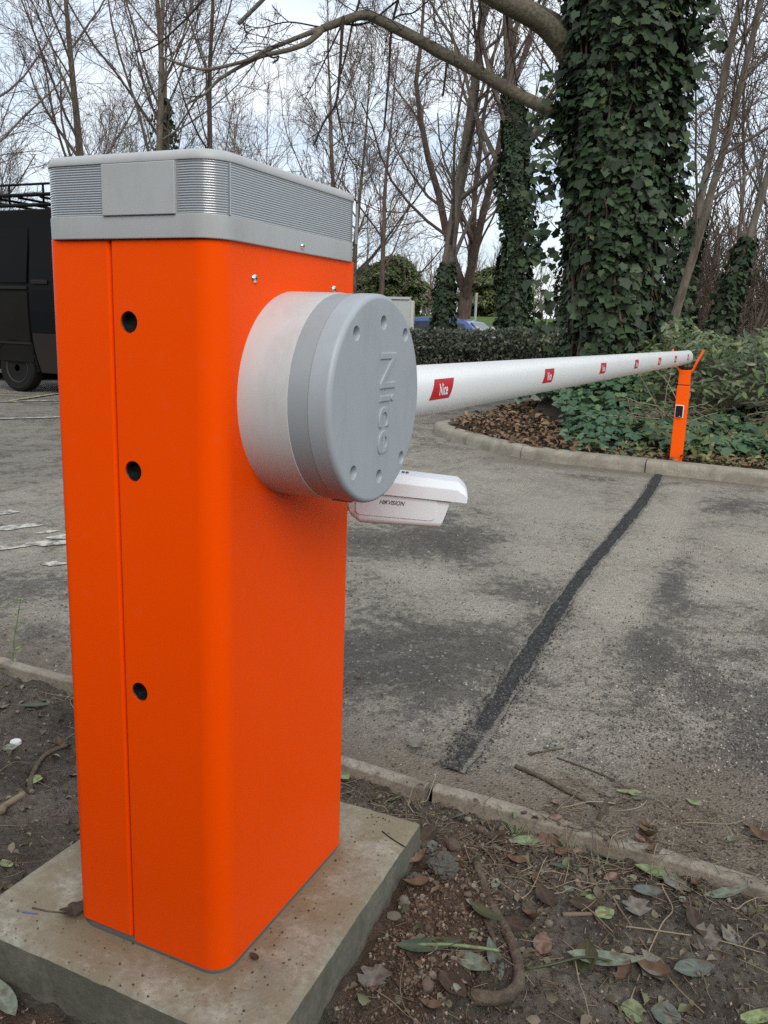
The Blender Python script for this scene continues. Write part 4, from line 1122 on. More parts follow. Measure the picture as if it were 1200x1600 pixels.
# ------------------------------------------------------------------ vegetation helpers
def nrm(a): return a / (np.linalg.norm(a, axis=-1, keepdims=True) + 1e-12)
def tube_batch(mb, P, R, k=3, mi=0):
    """P (N,n,3) polylines, R (N,n) radii"""
    N, n, _ = P.shape
    T = np.empty_like(P); T[:, 1:-1] = P[:, 2:] - P[:, :-2]; T[:, 0] = P[:, 1] - P[:, 0]; T[:, -1] = P[:, -1] - P[:, -2]
    T = nrm(T); m_ = nrm(T.mean(1))
    ref = np.eye(3)[np.argmin(np.abs(m_), axis=1)][:, None, :]
    A = nrm(np.cross(T, np.broadcast_to(ref, T.shape))); B = np.cross(T, A)
    a = np.arange(k) * 2 * pi / k
    V = P[:, :, None, :] + R[:, :, None, None] * (A[:, :, None, :] * np.cos(a)[None, None, :, None] + B[:, :, None, :] * np.sin(a)[None, None, :, None])
    i = (np.arange(N) * n * k)[:, None, None] + (np.arange(n - 1) * k)[None, :, None]; j = np.arange(k)[None, None, :]; j2 = (j + 1) % k
    Q = np.stack([i + j, i + k + j, i + k + j2, i + j2], -1).reshape(-1, 4)
    mb.add(V.reshape(-1, 3), Q, mi=mi)
def grow(rng, P, D, L, n, wob, up):
    pts = [P]; D = nrm(D)
    for i in range(n):
        D = nrm(D + wob * rng.normal(size=D.shape) + np.array([0, 0, up]))
        P = P + D * (L / n)[:, None]; pts.append(P)
    return np.stack(pts, 1)
def children(rng, P, L, R, c, t0, t1, ang0, ang1, lf, rf, rmin):
    N, n, _ = P.shape
    t = np.clip(t0 + (t1 - t0) * (np.tile(np.arange(c), (N, 1)) + rng.random((N, c))) / c, 0, 0.999)
    f = t * (n - 1); i = np.floor(f).astype(int); w = (f - i)[..., None]
    ix = np.arange(N)[:, None]
    Q = P[ix, i] * (1 - w) + P[ix, i + 1] * w
    T = nrm(P[ix, i + 1] - P[ix, i])
    az = rng.normal(size=T.shape); pe = nrm(az - (az * T).sum(-1, keepdims=True) * T)
    an = ang0 + (ang1 - ang0) * rng.random((N, c, 1))
    D = T * np.cos(an) + pe * np.sin(an)
    Lc = L[:, None] * lf * (1 - 0.62 * t) * (0.6 + 0.8 * rng.random((N, c)))
    Rr = R[ix, i] * (1 - w[..., 0]) + R[ix, i + 1] * w[..., 0]
    Rc = np.maximum(Rr * rf * (0.7 + 0.5 * rng.random((N, c))), rmin)
    return Q.reshape(-1, 3), D.reshape(-1, 3), Lc.ravel(), Rc.ravel()
def taper(r, n, e=0.25, p=1.0):
    k = (1 - (1 - e) * np.linspace(0, 1, n) ** p); return r[:, None] * k[None, :]

def bare_tree(base, trunk_h, height, r, seed, label, stems=7, stem_ang=(0.15, 0.6), c2=12, c3=7, c4=4, lean=(0, 0), bark_m='bark', twig_m='twig', group=None, spread=1.0, stem_from=0.6, rmin=0.004, extra_trunks=0, up1=0.10, name='bare_tree', lowz=0.25, forked=False):
    rng = np.random.default_rng(seed)
    root = empty(name, base, label, 'tree', group)
    tr, cr = MB(), MB()
    nT = 1 + extra_trunks
    B0 = np.repeat(np.array([base], float), nT, 0); B0[:, 2] -= 0.15
    D0 = np.tile(np.array([[lean[0], lean[1], 1.0]]), (nT, 1))
    if nT > 1:
        B0[:, :2] += (rng.random((nT, 2)) - 0.5) * 0.5; D0[:, :2] += (rng.random((nT, 2)) - 0.5) * 0.3
    if forked:      # short bole, a few heavy limbs
        L0 = np.full(nT, float(trunk_h)); P0 = grow(rng, B0, D0, L0, 8, 0.03, 0.02); R0 = taper(np.full(nT, r), 9, 0.75)
        Q, D, L, R = children(rng, P0, L0, R0, stems, stem_from, 1.0, stem_ang[0], stem_ang[1], 1, 0.62, 0.02)
        L = (height - trunk_h) * (0.6 + 0.4 * rng.random(len(L)))
    else:           # a leader that runs to the top with arching side branches
        L0 = height * (0.85 + 0.2 * rng.random(nT)); P0 = grow(rng, B0, D0, L0, 16, 0.024, 0.03); R0 = taper(np.full(nT, r * 0.8), 17, 0.08)
        Q, D, L, R = children(rng, P0, L0, R0, stems * 2 + 2, trunk_h / height * 0.75, 0.97, 0.45 + stem_ang[0] * 0.3, 0.75 + stem_ang[1] * 0.45, 0.50 * spread, 0.42, 0.012)
    R0[:, 0] *= 1.35; R0[:, 1] *= 1.10
    tube_batch(tr, P0, R0, 12)
    P1 = grow(rng, Q, D, L, 9, 0.075, up1); R1 = taper(R, 10, 0.2)
    tube_batch(tr, P1, R1, 7)
    Q, D, L2, R = children(rng, P1, L, R1, max(6, int(c2 * 0.75)), lowz * 0.7, 1.0, 0.45, 1.0, 0.45, 0.45, 0.008)
    P2 = grow(rng, Q, D, L2, 6, 0.12, 0.06); R2 = taper(R, 7, 0.35); tube_batch(cr, P2, R2, 5)
    Q, D, L3, R = children(rng, P2, L2, R2, c3, 0.12, 1.0, 0.4, 1.05, 0.55, 0.5, rmin * 1.3)
    P3 = grow(rng, Q, D, L3, 4, 0.15, 0.04); R3 = taper(R, 5, 0.5); tube_batch(cr, P3, R3, 3)
    Q, D, L4, R = children(rng, P3, L3, R3, c4, 0.12, 1.0, 0.35, 1.0, 0.68, 0.6, rmin)
    P4 = grow(rng, Q, D, L4, 3, 0.14, 0.04); R4 = taper(R, 4, 0.6); tube_batch(cr, P4, R4, 3)
    tr.build('trunk', bark_m, root, smooth=True)
    cr.build('crown', twig_m, root, smooth=True)
    return root, P0, R0, P1, R1

def tmpl_ivy():
    o_ = [(0, 0.06), (0.20, -0.06), (0.42, -0.02), (0.42, 0.18), (0.58, 0.40), (0.37, 0.54), (0.22, 0.74), (0, 1.0), (-0.22, 0.74), (-0.37, 0.54), (-0.58, 0.40), (-0.42, 0.18), (-0.42, -0.02), (-0.20, -0.06)]
    v = [(x, y, -0.16 * (x * x + (y - 0.35) ** 2)) for x, y in o_] + [(0, 0.33, -0.045)]
    n = len(o_)
    return np.array(v), [(i, (i + 1) % n, n) for i in range(n)][::1]
def tmpl_oval(w=0.36, n=4, fold=0.10, curl=0.15):
    v, t = [], []
    for i in range(n + 1):
        f = i / n; ww = w * math.sin(pi * min(1, max(0, f)) ** 0.85) * 0.5 + (0.015 if 0 < i < n else 0.004)
        z = -curl * (f - 0.4) ** 2
        v += [(-ww, f, z + fold * ww), (0, f, z), (ww, f, z + fold * ww)]
    for i in range(n):
        a = i * 3
        for j in (0, 1):
            t += [(a + j, a + j + 1, a + j + 4), (a + j, a + j + 4, a + j + 3)]
    return np.array(v), t
T_IVY, T_OVAL, T_LONG = tmpl_ivy(), tmpl_oval(0.46, 3), tmpl_oval(0.30, 4)
def frames(tip, nr):
    N = nrm(nr); Yv = nrm(tip - (tip * N).sum(-1, keepdims=True) * N); Xv = np.cross(Yv, N)
    return Xv, Yv, N
def scatter(mb, tmpl, pos, tip, nr, size, mi=0):
    v, t = tmpl; X, Y, N = frames(tip, nr)
    V = pos[:, None, :] + size[:, None, None] * (v[None, :, 0:1] * X[:, None] + v[None, :, 1:2] * Y[:, None] + v[None, :, 2:3] * N[:, None])
    k = len(v); tt = np.asarray(t)[None] + (np.arange(len(pos)) * k)[:, None, None]
    mb.add(V.reshape(-1, 3), None, tt.reshape(-1, 3), mi)
def leaf_mesh(name, tmpl, m_):
    mb = MB(); mb.add(tmpl[0], None, tmpl[1]); return mb.mesh(name, m_, True)
CAMP = np.array(cam.location)
def split_leaves(root, name, tmpl, m_one, m_mass, pos, tip, nr, size, n_one=300, mass_name='leaf_mass', facing=None):
    """the n_one leaves that show largest become parts, the rest one mass"""
    view = nrm(CAMP - pos); dist = np.linalg.norm(CAMP - pos, axis=1)
    score = size / dist * np.maximum(0.02, (nrm(nr) * view).sum(-1))
    if facing is not None: score = score * facing
    order = np.argsort(-score); one, rest = order[:n_one], order[n_one:]
    me = leaf_mesh(name, tmpl, m_one)
    X, Y, N = frames(tip, nr)
    for i in one:
        s_ = size[i]
        mw = Matrix(((X[i, 0] * s_, Y[i, 0] * s_, N[i, 0] * s_, pos[i, 0]), (X[i, 1] * s_, Y[i, 1] * s_, N[i, 1] * s_, pos[i, 1]), (X[i, 2] * s_, Y[i, 2] * s_, N[i, 2] * s_, pos[i, 2]), (0, 0, 0, 1)))
        link(name, me, root, mw)
    if len(rest):
        mb = MB(); scatter(mb, tmpl, pos[rest], tip[rest], nr[rest], size[rest])
        tag(mb.build(mass_name, m_mass, root, smooth=True), kind='stuff')

# ------------------------------------------------------------------ the ivy-clad tree on the island
ROOT = np.array([-0.72, 7.05, 0.25])
tree = empty('ivy_tree', tuple(ROOT), 'thick tree trunk wrapped in dark green ivy behind the boom', 'tree')
def tcen(z): return np.stack([-0.72 - 0.046 * (z - 0.3), 7.05 + 0 * z, z], -1)
mb = MB()
zz = np.linspace(0.0, 6.0, 26)
mb.tube(tcen(zz), np.interp(zz, [0, 0.3, 0.8, 3.0, 4.2, 6.0], [0.46, 0.40, 0.33, 0.31, 0.34, 0.22]), 20)
for p, d_, L_, r_ in [((-0.9, 7.05, 4.0), (0.5, 0.3, 0.9), 3.0, 0.17), ((-0.9, 7.05, 4.2), (-0.4, 0.6, 0.9), 3.2, 0.16), ((-0.8, 7.0, 3.9), (0.8, -0.3, 0.8), 2.6, 0.12)]:
    pp = grow(np.random.default_rng(3), np.array([p]), np.array([d_]), np.array([L_]), 8, 0.08, 0.05)[0]
    mb.tube(pp, np.linspace(r_, 0.04, 9), 10)
mb.build('trunk', 'bark', tree, smooth=True)
def cr_spline(P, n):
    P = np.asarray(P, float); Q = np.vstack([2 * P[0] - P[1], P, 2 * P[-1] - P[-2]]); out = []
    for i in range(len(P) - 1):
        a_, b_, c_, d_ = Q[i:i + 4]
        for t in np.linspace(0, 1, n, endpoint=False):
            out.append(0.5 * ((2 * b_) + (-a_ + c_) * t + (2 * a_ - 5 * b_ + 4 * c_ - d_) * t * t + (-a_ + 3 * b_ - 3 * c_ + d_) * t ** 3))
    out.append(P[-1]); return np.array(out)
LIMB = [(-1.05, 7.0, 2.80), (-1.317, 6.95, 2.873), (-1.453, 6.8, 2.911), (-1.718, 6.7, 3.035), (-2.009, 6.5, 3.185), (-2.229, 6.3, 3.275), (-2.383, 6.1, 3.345), (-2.532, 6.0, 3.412), (-2.685, 5.9, 3.474), (-2.736, 5.85, 3.483), (-2.868, 5.8, 3.448), (-3.049, 5.7, 3.365)]
def limb(pts, r0, r1, m_, k=10, name='limb', knots=True, n=5):
    P = cr_spline(pts, n); R = np.linspace(r0, r1, len(P))
    if knots: R = R * (1 + 0.10 * np.array([float(fbm(i * 0.37, r0 * 50, 1.0, 3)) for i in range(len(P))]))
    mb = MB(); mb.tube(P, R, k); mb.build(name, m_, tree, smooth=True)
    return P, R
limb(LIMB, 0.064, 0.032, 'limb', 12)
FU = [(-3.047, 5.7, 3.365), (-3.108, 5.6, 3.31), (-3.328, 5.5, 3.215), (-3.427, 5.4, 3.141), (-3.523, 5.3, 3.059), (-3.805, 5.2, 2.994), (-3.94, 5.1, 3.002), (-4.136, 5.0, 3.063)]
FL = [(-3.047, 5.7, 3.36), (-3.043, 5.625, 3.306), (-3.098, 5.55, 3.223), (-3.232, 5.475, 3.16), (-3.426, 5.4, 3.114), (-3.54, 5.325, 3.044), (-3.738, 5.25, 2.929), (-3.831, 5.175, 2.806), (-3.946, 5.1, 2.724)]
limb(FU, 0.022, 0.009, 'limb', 8, 'branch'); limb(FL, 0.028, 0.008, 'limb', 8, 'branch')
limb([(-0.95, 7.02, 2.95), (-1.206, 6.95, 3.225), (-1.337, 6.85, 3.411), (-1.445, 6.7, 3.516), (-1.559, 6.5, 3.564), (-1.692, 6.3, 3.6), (-1.846, 6.1, 3.654), (-2.046, 5.9, 3.732), (-2.5, 5.6, 4.0)], 0.112, 0.065, 'limb', 14)
limb([(-1.1, 7.0, 3.40), (-1.317, 6.95, 3.563), (-1.45, 6.9, 3.647), (-1.568, 6.8, 3.698), (-1.737, 6.6, 3.741), (-1.9, 6.4, 3.794), (-2.3, 6.0, 4.0)], 0.05, 0.03, 'limb', 10)
limb([(-3.0, 5.4, 3.9), (-3.246, 5.3, 3.576), (-3.342, 5.267, 3.47), (-3.478, 5.233, 3.353), (-3.52, 5.2, 3.299)], 0.017, 0.016, 'limb', 8, 'branch')
HANG = {'h1': ([(-2.882, 5.75, 3.45), (-2.856, 5.68, 3.238), (-2.824, 5.61, 3.058), (-2.818, 5.54, 2.755), (-2.884, 5.47, 2.601), (-2.939, 5.4, 2.414)], 0.015, 0.007),
        'h1b': ([(-2.797, 5.5, 2.744), (-2.725, 5.467, 2.527), (-2.646, 5.433, 2.341), (-2.53, 5.4, 2.203)], 0.009, 0.004),
        'h2': ([(-2.90, 6.1, 3.9), (-2.865, 6.0, 3.654), (-2.851, 5.867, 3.451), (-2.825, 5.733, 3.218), (-2.811, 5.6, 2.983)], 0.012, 0.007),
        'h3': ([(-2.54, 6.15, 3.9), (-2.559, 6.1, 3.652), (-2.562, 6.0, 3.398), (-2.529, 5.9, 2.981), (-2.507, 5.8, 2.583)], 0.013, 0.008),
        'h4': ([(-2.879, 5.72, 3.38), (-2.948, 5.5, 2.992), (-2.984, 5.3, 2.711)], 0.008, 0.003),
        't1': ([(-3.476, 5.2, 3.305), (-3.452, 5.2, 3.234), (-3.446, 5.2, 3.179)], 0.007, 0.003),
        't5': ([(-3.427, 5.4, 3.141), (-3.325, 5.4, 3.092), (-3.275, 5.4, 3.1), (-3.281, 5.4, 3.073), (-3.315, 5.4, 3.057)], 0.008, 0.006),
        't6': ([(-3.067, 5.7, 3.38), (-3.29, 5.567, 3.4), (-3.449, 5.433, 3.334), (-3.523, 5.3, 3.317)], 0.007, 0.003),
        't7': ([(-2.884, 5.8, 3.41), (-2.759, 5.9, 3.435), (-2.712, 6.0, 3.501), (-2.559, 6.1, 3.652)], 0.008, 0.008),
        't8': ([(-2.60, 6.0, 3.44), (-2.53, 6.067, 3.523), (-2.425, 6.133, 3.555), (-2.324, 6.2, 3.658)], 0.009, 0.006),
        'tl': ([(-3.6, 5.25, 3.75), (-3.757, 5.2, 3.587), (-3.832, 5.16, 3.491), (-3.907, 5.12, 3.395), (-3.982, 5.08, 3.313), (-4.165, 5.04, 3.179), (-4.329, 5.0, 3.105)], 0.012, 0.006),
        'h6': ([(-2.191, 6.35, 3.285), (-2.182, 6.3, 3.137), (-2.2, 6.3, 2.939)], 0.013, 0.009),
        'h7': ([(-1.94, 6.45, 3.9), (-1.948, 6.4, 3.68), (-1.929, 6.4, 3.558), (-1.943, 6.4, 3.414), (-1.881, 6.4, 3.138)], 0.010, 0.006),
        'h8': ([(-1.878, 6.58, 3.10), (-1.82, 6.5, 2.98), (-1.761, 6.5, 2.879), (-1.582, 6.5, 2.716), (-1.532, 6.5, 2.647)], 0.008, 0.004),
        'h9': ([(-1.72, 6.4, 3.60), (-1.68, 6.4, 3.364), (-1.622, 6.4, 3.165), (-1.583, 6.4, 2.991)], 0.010, 0.005)}
tw = MB(); rng = np.random.default_rng(21)
srcP = []
for key, (pts, r0, r1) in HANG.items():
    P, R = limb(pts, r0, r1, 'twig_dark', 6, 'hanging_branch'); srcP.append((P, R))
for pts, r0, r1 in ((FU, 0.02, 0.009), (FL, 0.022, 0.008), (LIMB, 0.03, 0.02)):
    srcP.append((cr_spline(pts, 5), None))
for P, _ in srcP:      # fine side twigs
    Pn = P[None]; Ln = np.array([np.linalg.norm(np.diff(P, axis=0), axis=1).sum()]); Rn = np.full((1, len(P)), 0.006)
    Q, D, L_, R_ = children(rng, Pn, Ln, Rn, 7, 0.2, 1.0, 0.4, 1.1, 0.4, 0.6, 0.0028)
    P2 = grow(rng, Q, D, np.minimum(L_, 0.6), 6, 0.12, -0.01); R2 = taper(np.full(len(L_), 0.0042), 7, 0.5); tube_batch(tw, P2, R2, 4)
    Q, D, L3, R3 = children(rng, P2, np.minimum(L_, 0.6), R2, 4, 0.2, 1.0, 0.4, 1.0, 0.6, 0.7, 0.0022)
    tube_batch(tw, grow(rng, Q, D, L3, 4, 0.14, 0.0), taper(np.full(len(L3), 0.0026), 5, 0.6), 3)
tag(tw.build('fine_twigs', 'twig_dark', tree, smooth=True), kind='stuff')

rng = np.random.default_rng(81)
for a0 in np.linspace(-2.9, -0.3, 9):      # climbing ivy stems on the near side
    zs_ = np.linspace(0.25, 3.9, 26); aa = a0 + 0.25 * np.cumsum(rng.normal(size=26)) * 0.35
    rr_ = np.interp(zs_, [0.3, 0.7, 1.9, 3.9], [0.43, 0.37, 0.40, 0.45])
    mb = MB(); mb.tube(tcen(zs_) + np.stack([np.cos(aa) * rr_, np.sin(aa) * rr_, 0 * aa], -1), np.linspace(0.016, 0.007, 26), 6); mb.build('ivy_stem', 'bark_red', tree, smooth=True)
rng = np.random.default_rng(8)
N = 15000
z = 0.30 + 3.9 * rng.random(N); th = rng.random(N) * 2 * pi
rad = np.interp(z, [0.3, 0.7, 1.3, 1.9, 3.0, 3.7, 4.4], [0.46, 0.40, 0.42, 0.48, 0.52, 0.56, 0.54])
lump = np.array([0.085 * float(fbm(a_ * 1.6, b_ * 1.0, 1.5, 3)) for a_, b_ in zip(th, z)])
lay = rng.random(N) ** 0.7
rad = rad + 1.6 * lump - 0.17 * (1 - lay) + 0.03 * rng.normal(size=N)
c_ = tcen(z); out = np.stack([np.cos(th), np.sin(th), 0 * th], -1)
pos = c_ + out * rad[:, None]
tip = np.array([0, 0, -1.0]) + 0.55 * rng.normal(size=(N, 3)) + 0.25 * out
nr = out + np.array([0, 0, 0.55]) + 0.42 * rng.normal(size=(N, 3))
size = 0.036 + 0.072 * rng.random(N) ** 1.6
# sprays hanging off the sides and at the limb foot
ex = []
for cx, cy, cz, sx_, sy_, sz_, n in [(-1.38, 6.9, 2.78, .15, .12, .10, 90), (-1.42, 6.8, 2.45, .07, .05, .16, 40), (-1.38, 6.8, 1.75, .07, .05, .20, 40), (-1.32, 6.85, 1.15, .06, .05, .2, 26), (-0.28, 6.9, 2.8, .06, .06, .45, 70), (-0.25, 6.9, 3.4, .08, .08, .25, 60), (-1.25, 6.85, 3.05, .10, .08, .10, 60)]:
    ex.append(np.array([cx, cy, cz]) + rng.normal(size=(n, 3)) * np.array([sx_, sy_, sz_]))
ex = np.vstack(ex)
pos = np.vstack([pos, ex]); n = len(ex)
tip = np.vstack([tip, np.array([0, 0, -1.0]) + 0.6 * rng.normal(size=(n, 3))]); nr = np.vstack([nr, np.array([0.1, -0.8, 0.6]) + 0.5 * rng.normal(size=(n, 3))]); size = np.concatenate([size, 0.06 + 0.045 * rng.random(n)])
lay = np.concatenate([lay, np.ones(n)])
split_leaves(tree, 'ivy_leaf', T_IVY, 'ivy_leaf_o', 'ivy_leaf', pos, tip, nr, size, 300, 'ivy_leaf_mass', lay ** 2)

# ------------------------------------------------------------------ ground ivy, leaf litter, shrub on the island
def z_ivy(x, y):
    h = 0.30 * np.exp(-(((x + 0.72) / 0.75) ** 2 + ((y - 6.65) / 0.75) ** 2)) + 0.10 * ss(5.1, 5.6, y) + 0.42 * ss(5.7, 6.9, y) * ss(-0.1, 0.7, x)
    return z_bed(x, y) + h + 0.09 * np.asarray(fbm(x, y, 3.0, 3))
rng = np.random.default_rng(14)
givy = empty('ground_ivy', (-0.2, 5.9, 0.2), 'blanket of blue-green ivy covering the island below the boom', 'ivy')
N = 9500
x = -1.35 + 4.6 * rng.random(N) ** 1.25; y = 5.06 + 2.0 * rng.random(N) ** 1.1
keep = (y > 5.06 + 0.10 * rng.random(N) + 1.1 * ss(-0.55, -1.1, x)) & ~((np.abs(x - 0.15) < 0.28) & (y < 5.30 + 0.1 * rng.random(N))) & ~((y < 5.30) & (rng.random(N) < 0.55) & (x > -0.55))
x, y = x[keep], y[keep]; N = len(x)
z = z_ivy(x, y) + 0.03 - 0.12 * rng.random(N) ** 1.5
pos = np.stack([x, y, z], -1)
nr = np.stack([0.25 * rng.normal(size=N), -0.45 + 0.35 * rng.normal(size=N), 0.9 + 0.2 * rng.normal(size=N)], -1)
tip = np.stack([rng.normal(size=N) * 0.7, -0.7 + 0.6 * rng.normal(size=N), -0.2 + 0 * x], -1)
size = 0.036 + 0.055 * rng.random(N) ** 1.4
split_leaves(givy, 'ivy_leaf', T_IVY, 'ivy_ground_o', 'ivy_ground', pos, tip, nr, size, 300, 'ivy_leaf_mass', (x < 1.1) * 1.0)
mb = MB()
X, Y = np.meshgrid(np.linspace(-1.2, 3.6, 70), np.linspace(5.2, 7.2, 40))
mb.grid(X, Y, z_ivy(X, Y) - 0.13 * ss(5.2, 5.5, Y) - 0.05)
mb.build('ivy_stems', 'bed_soil', givy, smooth=True)

rng = np.random.default_rng(15)
N = 2600
x = -2.0 + 1.7 * rng.random(N); y = 5.0 + 2.2 * rng.random(N)
# only inside the kerb
kx = np.interp(y, [4.9, 5.0, 5.2, 5.45, 5.65, 5.85, 6.1, 6.5, 7.2, 7.6], [-0.45, -0.80, -1.22, -1.58, -1.78, -1.84, -1.80, -1.67, -1.60, -1.60])
keep = (x > kx + 0.05) & (x < -0.62 + 0.3 * rng.random(N)); x, y = x[keep], y[keep]; N = len(x)
mb = MB()
scatter(mb, tmpl_oval(0.55, 3, 0.5, 0.5), np.stack([x, y, z_bed(x, y) + 0.005 + 0.035 * rng.random(N)], -1), rng.normal(size=(N, 3)) * np.array([1, 1, 0.25]), np.array([0, 0, 1.0]) + 0.4 * rng.normal(size=(N, 3)), 0.035 + 0.045 * rng.random(N))
tag(mb.build('leaf_litter', 'litter', smooth=True), 'brown dry leaf litter on the nose of the kerbed island', 'leaf litter', kind='stuff')
# litter and stalks along the kerb by the post
mb = MB(); N = 420
x = -0.6 + 2.2 * rng.random(N); y = 5.05 + 0.28 * rng.random(N)
scatter(mb, tmpl_oval(0.5, 3, 0.5, 0.5), np.stack([x, y, z_bed(x, y) + 0.005 + 0.02 * rng.random(N)], -1), rng.normal(size=(N, 3)) * np.array([1, 1, 0.25]), np.array([0, 0, 1.0]) + 0.4 * rng.normal(size=(N, 3)), 0.025 + 0.035 * rng.random(N))
tag(mb.build('kerb_litter', 'litter', smooth=True), 'dry leaf scraps and soil along the kerb around the orange post', 'leaf litter', kind='stuff')

shrub = empty('laurel_shrub', (1.2, 7.2, 0.3), 'broad-leaved evergreen shrub mounding up behind the orange post', 'shrub')
rng = np.random.default_rng(17)
def z_shr(x, y): return z_bed(x, y) + 0.33 + 0.52 * ss(5.95, 6.75, y + 0.10 * np.sin(x * 4)) + 0.26 * np.asarray(fbm(x, y, 2.6, 3)) - 0.35 * ss(-0.15, -0.75, x) * ss(7.4, 6.6, y)
N = 8000
x = -0.45 + 4.2 * rng.random(N) ** 1.2; y = 6.05 + 2.2 * rng.random(N) ** 1.3
pos = np.stack([x, y, z_shr(x, y) - 0.30 * rng.random(N) ** 1.5], -1)
nr = np.stack([0.5 * rng.normal(size=N), -0.55 + 0.45 * rng.normal(size=N), 0.75 + 0.35 * rng.normal(size=N)], -1)
tip = np.stack([rng.normal(size=N), -0.5 + 0.8 * rng.normal(size=N), -0.25 + 0.4 * rng.normal(size=N)], -1)
size = 0.048 + 0.045 * rng.random(N)
split_leaves(shrub, 'laurel_leaf', T_LONG, 'laurel_leaf_o', 'laurel_leaf', pos, tip, nr, size, 300, 'leaf_mass', (x < 1.5) * 1.0)
mb = MB(); X, Y = np.meshgrid(np.linspace(-0.3, 3.8, 60), np.linspace(6.2, 8.4, 30)); mb.grid(X, Y, z_shr(X, Y) - 0.28); mb.build('inner_branches', 'bed_soil', shrub, smooth=True)
mix = MB(); N = 3000      # yellowing undergrowth among the ivy beside the post
x = -0.3 + 2.6 * rng.random(N); y = 5.08 + 1.3 * rng.random(N) ** 1.6
keep = ~((np.abs(x - 0.1) < 0.12) & (y < 5.25)); x, y = x[keep], y[keep]; N = len(x)
scatter(mix, tmpl_oval(0.34, 3, 0.2, 0.4), np.stack([x, y, z_ivy(x, y) + 0.035 * rng.random(N) - 0.02], -1), rng.normal(size=(N, 3)) + np.array([0, -0.3, 0.3]), np.array([0, -0.4, 0.9]) + 0.5 * rng.normal(size=(N, 3)), 0.030 + 0.05 * rng.random(N))
tag(mix.build('undergrowth', 'under_leaf', smooth=True), 'yellow-green and straw undergrowth mixed through the ivy around the post', 'undergrowth', kind='stuff')
sprig = empty('laurel_sprig', (0.95, 6.1, 0.75), 'light green laurel spray drooping out of the shrub above the brushwood', 'plant')
me_l = leaf_mesh('laurel_leaf', T_LONG, 'sprig_leaf')
for bx, by, bz_, n in [(0.62, 6.05, 0.84, 16), (0.80, 6.0, 0.76, 18), (0.98, 5.95, 0.72, 18), (1.15, 6.0, 0.80, 14), (0.55, 5.95, 0.66, 8)]:
    for i in range(n):
        a_ = RND.random() * 6.28; p = Vector((bx + RND.gauss(0, 0.07), by + RND.gauss(0, 0.05), bz_ + RND.gauss(0, 0.06)))
        e = Matrix.Translation(p) @ Matrix.Rotation(a_, 4, 'Z') @ Matrix.Rotation(-0.5 - 0.8 * RND.random(), 4, 'X') @ Matrix.Rotation(RND.gauss(0, 0.3), 4, 'Y') @ Matrix.Scale(0.085 + 0.045 * RND.random(), 4)
        link('laurel_leaf', me_l, sprig, e)
# cut brushwood lying on the ivy beside the shrub
brush = MB(); rng = np.random.default_rng(4)
n = 26
P0 = np.array([1.0, 5.85, 0.56]) + rng.normal(size=(n, 3)) * np.array([0.08, 0.08, 0.05]); D = np.stack([-1 + 0.25 * rng.normal(size=n), -0.25 + 0.25 * rng.normal(size=n), -0.22 + 0.13 * rng.normal(size=n)], -1)
PP = grow(rng, P0, D, 0.25 + 0.30 * rng.random(n), 6, 0.07, -0.01); tube_batch(brush, PP, taper(0.003 + 0.004 * rng.random(n), 7, 0.4), 4)
Q, D, L_, R_ = children(rng, PP, np.full(n, 0.35), taper(np.full(n, 0.005), 7), 3, 0.3, 1, 0.3, 0.7, 0.5, 0.6, 0.002); tube_batch(brush, grow(rng, Q, D, L_, 4, 0.1, 0), taper(np.full(len(L_), 0.0028), 5, 0.5), 3)
tag(brush.build('brushwood_pile', 'straw_i', smooth=True), 'sheaf of dry cut twigs lying on the ivy below the shrub', 'brushwood')
# dry stalks by the boom tip
st = MB(); n = 40
P0 = np.array([-0.12, 5.75, 0.42]) + rng.normal(size=(n, 3)) * np.array([0.14, 0.12, 0.06]); D = rng.normal(size=(n, 3)) * np.array([1, 0.5, 0.5])
tube_batch(st, grow(rng, P0, D, 0.2 + 0.3 * rng.random(n), 5, 0.15, 0.02), taper(np.full(n, 0.0045), 6, 0.5), 4)
tag(st.build('dry_stalks', 'straw_i', smooth=True), 'tangle of dry straw-coloured stalks under the boom tip', 'stalks')

# clipped hedge
hedge = empty('clipped_hedge', (-4.0, 11.0, 0.1), 'low dark green clipped hedge running behind the boom', 'hedge')
rng = np.random.default_rng(19)
N = 19000
x = -8.0 + 7.6 * rng.random(N)
side = rng.random(N) < 0.72
def h_top(x): return 0.96 + 0.05 * np.asarray(fbm(x, 0.3 * x, 1.2, 3)) + 0.10 * ss(-3.5, -2.6, x)
zt = h_top(x)
y = np.where(side, 10.55 + 0.12 * rng.random(N) ** 2, 10.55 + 0.9 * rng.random(N))
z = np.where(side, 0.10 + (zt - 0.1) * rng.random(N) ** 0.8, zt - 0.10 * rng.random(N) ** 2)
y = y + 0.10 * np.asarray(fbm(x * 1.0, z * 1.0, 2.5, 3)) - 0.08 * (z > zt - 0.25)
pos = np.stack([x, y, z], -1)
nr = np.where(side[:, None], np.array([0, -0.8, 0.5]), np.array([0, -0.2, 1.0])) + 0.5 * rng.normal(size=(N, 3))
tip = rng.normal(size=(N, 3)) + np.array([0, -0.4, 0.3])
mb = MB(); scatter(mb, tmpl_oval(0.5, 2, 0.2, 0.2), pos, tip, nr, 0.045 + 0.035 * rng.random(N)); tag(mb.build('foliage', 'hedge_leaf', hedge, smooth=True), kind='stuff')
mb = MB(); mb.box((-8.0, 10.72, 0.05), (-0.4, 11.4, 0.88)); mb.build('inner_branches', 'bed_soil', hedge)

